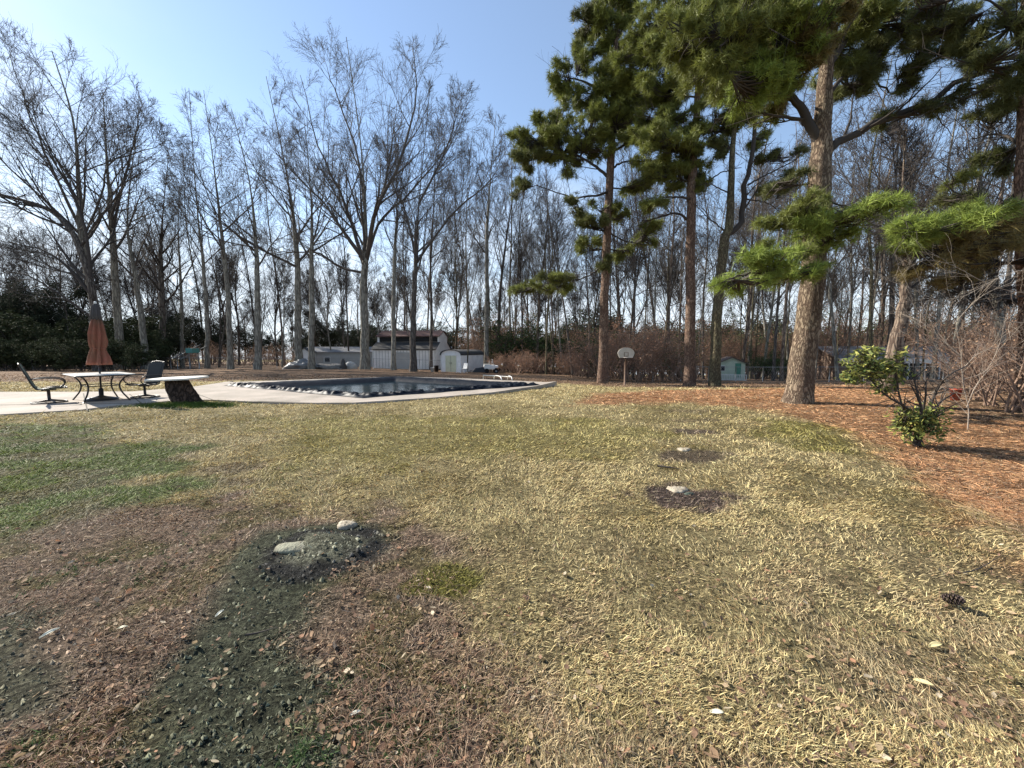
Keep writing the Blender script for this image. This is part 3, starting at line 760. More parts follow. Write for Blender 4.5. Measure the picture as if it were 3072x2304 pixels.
for x, t, d, k in items:
    top = WV(x, t, d); H = top[2] - onground(x * 1.38879, d)[2]
    row = 'nearer' if d < 45 else ('middle' if d < 56 else 'far')
    kk = '%s tree in %s row %s' % (adj[int(k)], row, zone_l(x))
    seen[kk] += 1; o_ = seen[kk]
    lab = kk if o_ == 1 else '%s, %s from left' % (kk, ordn[min(o_ - 1, 19)])
    wide = 1.0 if d < 45 else .8
    place(PR[int(k)], x * 1.38879, d, H, rs.rand() * 6.28, lab, 'bare trees in the wood behind the yard', wide * rs.uniform(.85, 1.1), (rs.normal() * .03, rs.normal() * .075))
print('mid trees', len(items))

# far wood: many simple trunks and branches merged, too many to count
def far_wood():
    rs = np.random.RandomState(9); parts = []; 
    for i_ in range(150):
        d = rs.uniform(80, 150); x = rs.uniform(-1.5, 1.5) * d; z = float(zbase(x, d)); H = rs.uniform(12, 21) if x < 0 else rs.uniform(15, 24)
        T = resample([np.array([x, d, z]), np.array([x + rs.normal() * .5, d, z + H * .5]), np.array([x + rs.normal(), d, z + H])], 7)
        r = np.linspace(.22, .03, 7)
        parts.append(tubes(T[None], r[None], 4))
        P1, R1, L1 = grow(rs, T[None], r[None], 12, .3, .97, .6, .2, H * .26, .3, 4, .08, .1, .5, .03, .7, .5)
        parts.append(tubes(P1, R1, 3))
        P2, R2, L2 = grow(rs, P1, R1, 6, .2, 1, .6, .2, L1 * .45, .3, 3, .1, .05, .5, .016, .5, .4)
        parts.append(tubes(P2, R2, 3))
        P3, R3, L3 = grow(rs, P2, R2, 3, .2, 1, .6, .2, L2 * .5, .3, 3, .1, .05, .6, .012, .5, .4)
        parts.append(tubes(P3, R3, 3))
    V, q_ = join(parts)
    o = np_mesh('distant_wood', V, [q_], mat('distant_bark', (.14, .125, .11), .95, var=.35, vscale=.05))
    tagobj(o, 'distant bare wood closing the view behind the yard', 'wood', kind='stuff')
far_wood()

# ---------------------------------------------------------------- shrubs
def shrub_arrays(rs, H, Wd, stems, leafn, leafL, leafcol, k2=6, k3=6, trop=.06, spread=.5):
    b = np.zeros((stems, 2, 3)); b[:, 0, :2] = rs.normal(size=(stems, 2)) * Wd * .12; b[:, 1] = b[:, 0] + np.array([0, 0, .1])
    R = np.full((stems, 2), .02 + .006 * H)
    P1, R1, L1 = grow(rs, b, R, 1, .5, .9, spread, .25, H * 1.0, .3, 7, .10, trop, .9, .012, .75, 0)
    P2, R2, L2 = grow(rs, P1, R1, k2, .15, 1, .7, .25, L1 * .42, .35, 5, .13, .04, .6, .008, .7, .4)
    P3, R3, L3 = grow(rs, P2, R2, k3, .15, 1, .75, .25, L2 * .48, .35, 3, .15, .03, .6, .006, .5, .4)
    tv = join([tubes(P1, R1, 5), tubes(P2, R2, 3), tubes(P3, R3, 3)])
    lv = None
    if leafn:
        A = np.concatenate([P3[:, 1], P3[:, 2], P2[:, 3], P2[:, 4]])
        c = A[rs.randint(0, len(A), leafn)] + rs.normal(size=(leafn, 3)) * .07 * H * .4
        c[:, 2] = np.abs(c[:, 2])
        lv = leaves(rs, c, leafL, leafL * .28, np.array(leafcol), .45)
    return tv, lv
def shrub_proto(seed, name, H, Wd, stems, leafn, leafL, leafcol, twig, leafm='leafdry', **k):
    rs = np.random.RandomState(seed)
    tv, lv = shrub_arrays(rs, H, Wd, stems, leafn, leafL, leafcol, **k)
    e = empty(name, (0, 0, 0))
    ch = [np_mesh('stems', tv[0], [tv[1]], M[twig], e)]
    if lv: ch.append(np_mesh('foliage', lv[0], [lv[1]], M[leafm], e, tint=lv[2], smooth=False))
    return dict(e=e, H=H, ch=ch, used=False)
SB = [shrub_proto(201, 'brush', 3.2, 3, 16, 1500, .11, (.34, .19, .115), 'twig_brown', k2=7), shrub_proto(202, 'brush', 3.2, 3, 14, 700, .10, (.30, .19, .12), 'twig_brown', k2=8),
      shrub_proto(203, 'sapling', 6.5, 3, 8, 1200, .13, (.36, .20, .12), 'twig_brown', k2=8, spread=.25)]
SG = [shrub_proto(204, 'evergreen_bush', 3.0, 3, 12, 7500, .15, (.045, .055, .027), 'twig_dark', 'leafmatte'), shrub_proto(205, 'evergreen_bush', 3.0, 3, 12, 3200, .14, (.06, .085, .035), 'twig', 'leafmatte')]
SG.append(shrub_proto(206, 'evergreen_tree', 7.5, 4, 5, 15000, .20, (.035, .042, .026), 'twig_dark', 'leafmatte', k2=12, k3=8, spread=.2))
SG.append(shrub_proto(207, 'evergreen_tree', 7.5, 5, 6, 12000, .26, (.075, .085, .055), 'twig', 'leafmatte', k2=12, k3=8, spread=.25))
def place_shrub(pr, px, d, H, label, cat, group, wide=1.0):
    if not pr['used']: e = pr['e']; pr['used'] = True
    else:
        e = pr['e'].copy(); COL.objects.link(e)
        for c in pr['ch']:
            dd = c.copy(); COL.objects.link(dd); dd.parent = e
    s = H / pr['H']; e.location = onground(px, d); e.scale = (s * wide, s * wide, s); e.rotation_euler = (0, 0, rs.rand() * 6.28)
    tagobj(e, label, cat, group)
seen2 = defaultdict(int)
def sl(base, where):
    kk = '%s %s' % (base, where); seen2[kk] += 1
    return kk if seen2[kk] == 1 else '%s, %s from left' % (kk, ordn[min(seen2[kk] - 1, 19)])
# brown thicket behind the hoop and to the right
for x in np.arange(1255, 1490, 23): place_shrub(SB[rs.randint(0, 2)], (x + rs.uniform(-6, 6)) * 1.38879, rs.uniform(29, 38), rs.uniform(1.8, 4.8), sl('leafy brown thicket shrub', 'behind the basketball hoop'), 'shrub', 'brown thicket shrubs', 1.1)
for x in np.arange(1075, 1260, 17): place_shrub(SB[rs.randint(0, 2)], (x + rs.uniform(-6, 6)) * 1.38879, rs.uniform(38, 46), rs.uniform(1.6, 2.6), sl('low brown shrub', 'between the cart and the left pine'), 'shrub', 'brown thicket shrubs', 1.2)
for x in np.arange(1560, 2260, 21): place_shrub(SB[rs.randint(0, 2)], (x + rs.uniform(-6, 6)) * 1.38879, rs.uniform(52, 60) if 1530 < x < 2135 else rs.uniform(26, 34), rs.uniform(3.0, 5.0), sl('brown wood edge shrub', zone_l(x)), 'shrub', 'brown thicket shrubs', 1.2)
for x in np.arange(1000, 2240, 19): place_shrub(SB[2], (x + rs.uniform(-9, 9)) * 1.38879, rs.uniform(46, 66), rs.uniform(5, 9.5) * (1.1 if x > 1700 else .8), sl('brown leaved sapling', zone_l(x)), 'sapling', 'brown leaved saplings in the wood', .9)
for x in np.arange(1500, 2080, 26): place_shrub(SG[1], (x + rs.uniform(-8, 8)) * 1.38879, rs.uniform(62, 74), rs.uniform(4, 8), sl('distant green bush', zone_l(x)), 'bush', 'green bushes at the wood edge')
for x in np.arange(1080, 1300, 22): place_shrub(SG[1], (x + rs.uniform(-6, 6)) * 1.38879, rs.uniform(46, 54), rs.uniform(3.4, 5.6), sl('green bush', 'between the cart and the left pine'), 'bush', 'green bushes at the wood edge')
for x in (1290, 1335, 1460, 1475, 1645, 1690): place_shrub(SG[1], x * 1.38879, rs.uniform(33, 40), rs.uniform(2.0, 3.2), sl('green bush', zone_l(x)), 'bush', 'green bushes at the wood edge')
# dark evergreens on the left
for x in np.arange(-30, 330, 30): place_shrub(SG[0], (x + rs.uniform(-5, 5)) * 1.38879, rs.uniform(33, 36), rs.uniform(1.5, 2.1), sl('low dark hedge bush', 'along the lawn edge on the left'), 'bush', 'dark hedge bushes on the left', 1.3)
for x in (-20, 15, 50, 88, 118, 150, 260, 290, 318, 345): place_shrub(SG[0], x * 1.38879, rs.uniform(39, 44), rs.uniform(2.6, 4.2), sl('dark evergreen bush', zone_l(x)), 'bush', 'dark evergreen bushes on the left', 1.1)
for x, h in ((-25, 8.5), (12, 8), (48, 8.8), (85, 7.6), (118, 6.5), (345, 6.0), (372, 5.0)): place_shrub(SG[2], x * 1.38879, rs.uniform(46, 52), h, sl('tall dark evergreen', zone_l(x)), 'evergreen tree', 'tall dark evergreens')
for x in np.arange(150, 790, 33): place_shrub(SG[2], (x + rs.uniform(-10, 10)) * 1.38879, rs.uniform(72, 88), rs.uniform(5, 9.0), sl('distant evergreen', zone_l(x)), 'evergreen tree', 'distant evergreens')
for x in np.arange(770, 2260, 34): place_shrub(SG[3], (x + rs.uniform(-12, 12)) * 1.38879, rs.uniform(84, 104), rs.uniform(5.5, 9) + (3 if x > 1250 else 0), sl('far grey green tree', zone_l(x)), 'tree', 'far grey green trees closing the wood', 1.3)
for x in np.arange(380, 650, 24): place_shrub(SB[1], x * 1.38879, rs.uniform(58, 66), rs.uniform(1.8, 3), sl('grey brown shrub', zone_l(x)), 'shrub', 'brown thicket shrubs', 1.4)
for x in np.arange(2095, 2270, 22): place_shrub(SB[rs.randint(0, 2)], x * 1.38879, rs.uniform(12, 19), rs.uniform(.9, 1.6), sl('low twiggy brown shrub', 'beyond the pale sapling'), 'shrub', 'brown thicket shrubs', 1.2)
for x, d_, h_ in ((2165, 9.5, 1.9), (2235, 8.0, 2.3), (2110, 11, 1.5)): place_shrub(SB[1], x * 1.38879, d_, h_, sl('tangled bare shrub with few brown leaves', 'at the right edge'), 'shrub', 'tangled shrubs at the right edge', 1.0)
print('shrubs')

# ---------------------------------------------------------------- pines
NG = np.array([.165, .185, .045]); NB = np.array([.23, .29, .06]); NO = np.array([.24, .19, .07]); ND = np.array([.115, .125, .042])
def pine(name, label, d, trunk, wb, wt, limbs, blobs, seed, bark='bark_pine', tufL=.2, m=22, w=.006, dens=1.0, group='tall pines on the right', n=30, twig='twig_dark', barkn=16):
    """trunk/limbs: view px polylines (x, y[, depth offset]); blobs: (x, y, rx px, ry px, depth offset, n sprays, colour)"""
    wb *= .85; wt *= .8
    rs = np.random.RandomState(seed)
    org = onground(trunk[0][0] * 1.38879, d)
    V3 = lambda p: WV(p[0], p[1], d + (p[2] if len(p) > 2 else 0)) - org
    T = resample([np.zeros(3)] + [V3(p) for p in trunk[1:]], n)
    T[1:] += rs.normal(size=(n - 1, 3)) * np.array([1, 1, 0]) * pxr(wb, d) * .05
    r = np.interp(np.linspace(0, 1, n), [0, .15, .5, .8, 1], [pxr(wb, d), pxr(wb, d) * .86, pxr(wb * .6 + wt * .4, d), pxr(wt, d), pxr(wt, d) * .5])
    T[0, 2] -= .12; r[0] *= 1.22; r[1] *= 1.03
    e = empty(name, org, label, 'pine tree', group)
    V, q_ = tubes(T[None], r[None], barkn)
    V = V + 0
    np_mesh('trunk', V, [q_], M[bark], e)
    br = []; nodes = [(T[i_], r[i_]) for i_ in range(n // 4, n)]
    for l in limbs:
        pts = resample([V3(p) for p in l[0]], 16); pts[1:] += rs.normal(size=(15, 3)) * .02 * np.linalg.norm(pts[-1] - pts[0]) * .3
        rr = np.linspace(pxr(l[1], d), pxr(l[2], d), 16)
        br.append(tubes(pts[None], rr[None], 8)); nodes += [(pts[i_], rr[i_]) for i_ in range(2, 16)]
        a, b, c = grow(rs, pts[None], rr[None], 8, .2, .98, .8, .2, 1.3 + .02 * d, .5, 6, .12, .02, .4, .008, .7, .3)
        br.append(tubes(a, b, 4)); a2, b2, c2 = grow(rs, a, b, 4, .2, .98, .7, .2, c * .4, .5, 4, .12, .02, .6, .005, .7, .3); br.append(tubes(a2, b2, 3))
    NP = np.array([p for p, _ in nodes]); NR = np.array([q2 for _, q2 in nodes])
    Cs, As, Cl = [], [], []
    for bl in blobs:
        c = V3((bl[0], bl[1], bl[4])); rx = bl[2] * 1.38879 * d / F; rz = bl[3] * 1.38879 * d / F; ry = min(rx * 1.3, 3.2)
        # branch from the nearest limb / trunk node (prefer nodes below the blob)
        dist = np.linalg.norm((NP - c) * np.array([1, 1, 1.3]), axis=1) + np.maximum(0, NP[:, 2] - c[2]) * 1.2
        k = int(np.argmin(dist)); p0 = NP[k]; L = np.linalg.norm(c - p0)
        midp = (p0 + c) / 2 + np.array([0, 0, -.10 * L]) + rs.normal(size=3) * .06 * L
        P = resample([p0, midp, c], 8); R_ = np.linspace(min(NR[k] * .5, .02 + .015 * L), .014, 8)
        br.append(tubes(P[None], R_[None], 5))
        ns = int(bl[5] * dens * (.62 if bl[3] < 18 and d < 12 else 1))
        # sprays filling the blob, each a twig with tufts
        ns = int(ns * 1.7); nsub = max(3, ns // 9); RR = np.array([rx, ry, rz])
        sub = nrm(rs.normal(size=(nsub, 3))) * (rs.rand(nsub, 1) ** .5) * 1.35; sz = .26 + .24 * rs.rand(nsub, 1)
        wsub = rs.randint(0, nsub, ns); u = sub[wsub] + nrm(rs.normal(size=(ns, 3))) * rs.rand(ns, 1) * sz[wsub] * np.array([1.15, 1.0, .75]); tg = c + u * RR
        s_i = rs.randint(2, 8, ns); st = P[s_i] 
        mid_ = st * .45 + tg * .55 + np.array([0, 0, -.07]) * np.linalg.norm(tg - st, axis=1)[:, None] + rs.normal(size=(ns, 3)) * .06
        B = np.stack([st, st * .6 + mid_ * .4, mid_, mid_ * .45 + tg * .55 + np.array([0, 0, .01]), tg], 1)
        br.append(tubes(B, np.linspace(.016, .005, 5)[None].repeat(ns, 0) * (1 + .02 * d), 3))
        nt_ = 4
        tt = .72 + .28 * rs.rand(ns, nt_); tt[:, 0] = 1
        ii = np.clip((tt * 4).astype(int), 0, 3); f = (tt * 4 - ii)[..., None]
        ar = np.arange(ns)[:, None]
        pc = B[ar, ii] * (1 - f) + B[ar, ii + 1] * f + rs.normal(size=(ns, nt_, 3)) * .05 * (1 + .05 * d) * (1 - (tt == 1))[..., None]
        axd = nrm(nrm(tg - st)[:, None] + np.array([0, 0, .55]) + rs.normal(size=(ns, nt_, 3)) * .5)
        Cs.append(pc.reshape(-1, 3)); As.append(axd.reshape(-1, 3))
        Cl.append(np.repeat(np.asarray(bl[6])[None], ns * nt_, 0) * (.8 + .4 * np.repeat(rs.rand(ns, 1), nt_, 0)))
    V, q_ = join(br); np_mesh('branches', V, [q_], M[twig], e)
    V, q_, t_ = needles(rs, np.concatenate(Cs), np.concatenate(As), m, tufL, w, 1.0, np.concatenate(Cl), .3)
    np_mesh('foliage', V, [q_], M['needles'], e, smooth=False, tint=t_)
    return e
# left pine of the group
pine('pine_tree', 'leftmost tall pine with crown reaching left over the bare trees', 22, [(1302, 822), (1306, 650), (1313, 480), (1320, 330), (1326, 180), (1335, 20), (1335, -90)], 25, 8,
     [([(1318, 385), (1280, 355), (1230, 330), (1170, 320)], 7, 2), ([(1316, 415), (1270, 425, -1), (1230, 425, -1), (1160, 400, -1)], 5, 1.5), ([(1322, 330), (1370, 300), (1420, 280)], 6, 2),
      ([(1320, 365), (1350, 350, 1), (1420, 345, 1)], 5, 1.5), ([(1324, 220), (1270, 180), (1215, 165)], 6, 2), ([(1330, 120), (1290, 60), (1260, 20)], 6, 2), ([(1310, 570), (1260, 600), (1180, 612)], 3.5, 1.2),
      ([(1312, 500), (1350, 520), (1400, 530)], 3.5, 1.2)],
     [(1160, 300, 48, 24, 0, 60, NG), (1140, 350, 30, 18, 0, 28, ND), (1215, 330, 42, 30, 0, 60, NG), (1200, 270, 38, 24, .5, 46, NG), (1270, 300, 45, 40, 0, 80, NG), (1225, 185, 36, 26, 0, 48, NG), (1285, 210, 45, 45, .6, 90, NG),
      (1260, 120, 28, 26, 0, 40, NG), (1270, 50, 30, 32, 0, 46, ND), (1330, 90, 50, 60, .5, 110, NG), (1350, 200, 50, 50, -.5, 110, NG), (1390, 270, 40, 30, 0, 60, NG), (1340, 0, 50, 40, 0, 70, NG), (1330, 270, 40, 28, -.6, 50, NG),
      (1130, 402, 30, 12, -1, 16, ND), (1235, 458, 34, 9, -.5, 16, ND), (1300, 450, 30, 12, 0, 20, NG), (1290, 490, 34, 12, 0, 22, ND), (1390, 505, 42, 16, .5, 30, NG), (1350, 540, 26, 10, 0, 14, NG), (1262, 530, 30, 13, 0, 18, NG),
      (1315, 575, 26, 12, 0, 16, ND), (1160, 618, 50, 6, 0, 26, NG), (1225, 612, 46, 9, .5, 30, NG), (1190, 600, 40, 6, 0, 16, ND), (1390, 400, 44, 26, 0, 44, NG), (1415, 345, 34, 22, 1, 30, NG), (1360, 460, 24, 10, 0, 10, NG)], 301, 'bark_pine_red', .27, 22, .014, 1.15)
pine('pine_tree', 'straight pine with reddish trunk right of the basketball hoop', 19.5, [(1491, 838), (1492, 650), (1493, 480), (1497, 350), (1508, 200), (1515, 60), (1515, -60)], 27, 9,
     [([(1494, 480), (1465, 462), (1420, 470), (1375, 488)], 6, 2), ([(1496, 430), (1450, 425, -1), (1400, 430, -1)], 5, 1.5), ([(1500, 330), (1560, 280), (1640, 240), (1700, 220)], 6, 2), ([(1502, 290), (1450, 270), (1390, 250)], 6, 2),
      ([(1510, 180), (1440, 110), (1390, 70)], 7, 2), ([(1512, 120), (1580, 60), (1650, 20)], 7, 2), ([(1495, 420), (1545, 380, 1), (1600, 360, 1)], 4, 1.5)],
     [(1400, 300, 38, 28, -1, 60, NG), (1445, 260, 40, 30, 0, 60, NG), (1430, 190, 50, 40, 0, 100, NG), (1390, 110, 46, 46, 0, 90, NG), (1440, 50, 60, 50, 0, 110, NG), (1520, 110, 60, 50, .5, 110, NG), (1500, 20, 60, 40, 0, 80, NG),
      (1560, 180, 50, 34, 0, 80, NG), (1610, 110, 50, 40, 0, 80, ND), (1640, 30, 50, 40, 0, 80, NG), (1540, 270, 44, 20, 0, 44, NG), (1480, 340, 44, 22, 0, 50, NG), (1430, 380, 40, 20, 0, 36, NG), (1590, 250, 40, 18, 0, 34, ND),
      (1525, 370, 26, 12, 0, 14, ND), (1505, 400, 20, 10, 0, 10, NG), (1560, 20, 50, 40, 0, 70, NG), (1660, 180, 40, 30, 0, 46, NG), (1420, 440, 34, 12, -.8, 18, NG)], 302, 'bark_pine_red', .25, 22, .013, 1.3)
pine('pine_tree', 'lichen tinted pine whose trunk splits into two leaders', 19.0, [(1546, 838), (1548, 700), (1556, 600), (1566, 520), (1576, 480), (1580, 380), (1588, 250), (1595, 120), (1600, -20)], 27, 8,
     [([(1572, 505), (1600, 480), (1610, 400), (1625, 330), (1638, 200), (1645, 60)], 13, 5), ([(1568, 500), (1530, 470), (1500, 440)], 3, 1), ([(1580, 420), (1540, 400, -.5), (1520, 395)], 3, 1), ([(1615, 400), (1670, 370), (1720, 345)], 4, 1.5),
      ([(1612, 430), (1660, 440), (1700, 470)], 3, 1)],
     [(1585, 160, 44, 40, 0, 60, NG), (1640, 100, 50, 44, 0, 80, NG), (1600, 40, 50, 40, 0, 70, NG), (1690, 130, 40, 34, 0, 46, NG), (1610, 230, 34, 16, 0, 26, ND), (1700, 395, 30, 13, 0, 14, ND), (1660, 405, 28, 12, 0, 12, ND), (1685, 335, 34, 12, 0, 14, ND),
      (1640, 300, 30, 14, 0, 14, NG), (1560, 320, 26, 14, 0, 14, ND)], 303, 'bark_lichen', .25, 22, .013, 1.3)
D4 = G(2400, 1207)[1]
pine('pine_tree', 'thick trunked pine nearest the lawn, a low green spray across its trunk', D4, [(1727, 869), (1736, 760), (1752, 640), (1762, 500), (1772, 380), (1777, 270), (1785, 150), (1795, 0), (1800, -160)], 62, 26,
     [([(1776, 318), (1745, 262), (1725, 225), (1690, 190), (1660, 140)], 20, 8), ([(1772, 285), (1715, 255, .5), (1620, 243, 1), (1540, 262, 1.4)], 8, 2.5), ([(1774, 335), (1800, 312, .1), (1830, 295, .2), (1900, 265, .3), (2000, 222, .3), (2100, 165, 0), (2212, 118, -.4), (2330, 70, -.8)], 18, 7),
      ([(1785, 150), (1830, 80, .3), (1880, -20, .5)], 14, 6), ([(1786, 130), (1720, 60, -.6), (1640, 60, -1)], 12, 3), ([(1790, 60), (1690, -10, -1.5), (1560, 100, -2)], 10, 3), ([(1768, 430), (1840, 450, .4), (1920, 460, .5)], 4, 1.5),
      ([(1765, 505), (1790, 450, -.5), (1850, 480, -.6)], 4, 1.5), ([(1757, 590), (1700, 600, -.8), (1620, 590, -1.4), (1560, 610, -1.6)], 5, 1.5), ([(1790, 200), (1850, 150, .6), (1920, 200, .8)], 9, 3)],
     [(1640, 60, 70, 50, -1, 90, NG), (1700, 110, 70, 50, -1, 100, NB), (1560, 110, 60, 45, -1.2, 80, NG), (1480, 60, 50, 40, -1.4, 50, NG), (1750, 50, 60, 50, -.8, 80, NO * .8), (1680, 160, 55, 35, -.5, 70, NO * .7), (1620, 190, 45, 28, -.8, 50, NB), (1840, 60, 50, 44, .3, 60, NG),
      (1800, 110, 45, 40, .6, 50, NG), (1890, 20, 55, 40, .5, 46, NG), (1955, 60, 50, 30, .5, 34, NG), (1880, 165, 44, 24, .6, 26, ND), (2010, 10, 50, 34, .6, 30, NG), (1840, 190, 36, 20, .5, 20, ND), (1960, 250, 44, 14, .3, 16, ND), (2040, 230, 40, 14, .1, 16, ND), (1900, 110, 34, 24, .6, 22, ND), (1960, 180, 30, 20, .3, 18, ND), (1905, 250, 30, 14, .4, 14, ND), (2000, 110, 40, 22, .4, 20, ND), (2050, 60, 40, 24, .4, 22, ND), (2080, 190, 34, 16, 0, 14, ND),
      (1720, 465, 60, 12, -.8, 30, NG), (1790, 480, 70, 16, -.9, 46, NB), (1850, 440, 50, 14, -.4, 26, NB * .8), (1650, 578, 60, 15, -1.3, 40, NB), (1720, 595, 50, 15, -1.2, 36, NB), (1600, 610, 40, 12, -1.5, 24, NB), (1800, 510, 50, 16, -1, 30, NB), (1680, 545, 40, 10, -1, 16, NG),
      (1680, 395, 44, 12, .4, 20, ND), (1650, 260, 40, 14, .6, 16, NG), (1770, 440, 34, 12, -.6, 14, NG)], 304, 'bark_pine', .17, 26, .0062, 1.35, barkn=28, n=44)
pine('pine_tree', 'reddish pine cut by the right edge with yellowing lower sprays', 9.0, [(2225, 862), (2222, 700), (2215, 500), (2212, 300), (2215, 100), (2218, -100)], 40, 20,
     [([(2212, 480), (2130, 500, -.5), (2030, 500, -1), (1930, 510, -1.2)], 6, 2), ([(2212, 400), (2150, 450, .5), (2090, 430, .8), (2040, 400, 1)], 6, 2), ([(2214, 560), (2120, 570, -.3), (2000, 560, -.6)], 5, 1.2), ([(2214, 640), (2130, 650, -.3), (2020, 640, -.4)], 4, 1),
      ([(2214, 200), (2150, 150), (2060, 130)], 7, 2), ([(2214, 320), (2160, 290, .4), (2100, 300, .6)], 6, 2), ([(2214, 120), (2170, 30), (2100, -20)], 7, 2)],
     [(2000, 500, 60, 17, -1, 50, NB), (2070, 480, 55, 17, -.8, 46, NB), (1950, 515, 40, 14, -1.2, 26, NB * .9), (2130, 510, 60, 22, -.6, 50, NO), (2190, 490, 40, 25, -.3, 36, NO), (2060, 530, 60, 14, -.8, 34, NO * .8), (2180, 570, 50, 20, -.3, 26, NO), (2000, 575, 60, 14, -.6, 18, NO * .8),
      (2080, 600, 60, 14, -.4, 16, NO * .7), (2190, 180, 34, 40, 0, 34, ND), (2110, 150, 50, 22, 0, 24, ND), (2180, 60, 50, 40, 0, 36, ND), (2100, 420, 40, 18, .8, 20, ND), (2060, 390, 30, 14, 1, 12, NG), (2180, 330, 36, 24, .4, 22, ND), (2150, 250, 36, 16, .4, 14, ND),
      (2040, 60, 50, 26, .6, 22, ND), (1990, 20, 50, 22, .6, 20, ND), (2100, 90, 40, 20, .4, 18, ND)], 305, 'bark_pine_red', .17, 26, .0056, 1.2, barkn=20)
tree_px('broadleaf_tree', 'leaning brown tree rising behind the leafy bush', [(1922, 832), (1936, 740), (1952, 660), (1960, 560), (1950, 420), (1960, 260)], 34, 6, 14, 41, 'trees right of the thick pine', bark='bark_brown', twig='twig_dark', t0=.45, l1=.22, k1=9,
        extra=[([(1955, 640), (2000, 600), (2080, 610), (2180, 640)], 8, 2)])
tree_px('broadleaf_tree', 'thin nearly black trunk beside the leaning brown tree', [(1915, 838), (1925, 700), (1928, 560), (1935, 400), (1945, 250)], 14, 4, 17, 42, 'trees right of the thick pine', bark='bark_dark', twig='twig_dark', t0=.5, l1=.2, k1=8)
tree_px('broadleaf_tree', 'grey tree near the right edge with wide crown above the sapling', [(2165, 845), (2160, 700), (2140, 560), (2120, 400), (2110, 180)], 22, 5, 17, 43, 'trees right of the thick pine', t0=.3, l1=.28, k1=14, twig='twig')
print('pines')

# foreground leafy bush
def leafy_bush():
    rs = np.random.RandomState(55); p = G(2755, 1338); d = p[1]
    e = empty('leafy_bush', p, 'glossy green broadleaf bush with bare dark stems leaning left', 'bush')
    V3 = lambda x, y, o=0: WV(x, y, d + o) - p
    stems = [[(1985, 960), (1975, 900), (1950, 875), (1915, 855), (1880, 820), (1870, 790)], [(1985, 960), (1990, 890), (1985, 860), (1975, 820), (1972, 775)], [(1990, 960), (2005, 890), (2025, 840), (2050, 810), (2090, 790)],
             [(1980, 960), (1965, 900), (1950, 880), (1940, 840), (1935, 800)], [(1990, 960), (2015, 900), (2030, 870), (2060, 850)], [(1978, 960), (1955, 920), (1940, 890)], [(1985, 960), (1992, 900), (2000, 850), (1998, 800)]]
    parts = []; ends = []
    for i_, s_ in enumerate(stems):
        P = resample([np.zeros(3) + rs.normal(size=3) * np.array([.03, .03, 0])] + [V3(x, y, rs.uniform(-.15, .15)) for x, y in s_[1:]], 12)
        R_ = np.linspace(.022, .007, 12); parts.append(tubes(P[None], R_[None], 6))
        a, b, c = grow(rs, P[None], R_[None], 12, .3, 1, .75, .2, .30, .4, 5, .15, .05, .6, .003, .6, .3); parts.append(tubes(a, b, 4)); ends.append(a[:, 2:].reshape(-1, 3))
    cen = [(1985, 915, 48, 42, 520), (1870, 790, 40, 34, 330), (1835, 815, 22, 18, 110), (1905, 800, 26, 26, 180), (1940, 790, 22, 40, 130), (1955, 900, 26, 24, 150), (1880, 760, 34, 14, 100), (1900, 840, 24, 14, 70), (2015, 895, 26, 20, 120)]
    Cc = []; tw = []
    for x, y, rx, ry, n_ in cen:
        c = V3(x, y); k = d * 1.38879 / F
        u = nrm(rs.normal(size=(n_, 3))) * rs.rand(n_, 1) ** .5 * (.75 + .6 * rs.rand(n_, 1))
        q_ = c + u * np.array([rx * k, rx * k * .8, ry * k]); Cc.append(q_)
        s_ = c + u * np.array([rx * k, rx * k * .8, ry * k]) * .35 - np.array([0, 0, .05])
        j_ = rs.rand(n_) < .35
        tw.append(np.stack([s_[j_], (s_[j_] + q_[j_]) / 2 + rs.normal(size=(j_.sum(), 3)) * .01, q_[j_]], 1))
    tw = np.concatenate(tw); parts.append(tubes(tw, np.full((len(tw), 3), .0028), 3))
    V, q_ = join(parts); np_mesh('stems', V, [q_], M['twig_dark'], e)
    Cc = np.concatenate(Cc); m_ = 4
    Cc = Cc[rs.rand(len(Cc)) < .46]; Cc = np.repeat(Cc, m_, 0) + rs.normal(size=(len(Cc) * m_, 3)) * .018
    col = np.where(rs.rand(len(Cc), 1) < .38, np.array([[.34, .33, .09]]), np.where(rs.rand(len(Cc), 1) < .5, np.array([[.16, .19, .05]]), np.array([[.08, .11, .035]])))  # the yellow share also paints highlights into the leaf colour
    V, f, t = leaves(rs, Cc, .072, .015, col, .25, .9)
    np_mesh('foliage', V, [f], M['leaf'], e, smooth=False, tint=t)
leafy_bush()
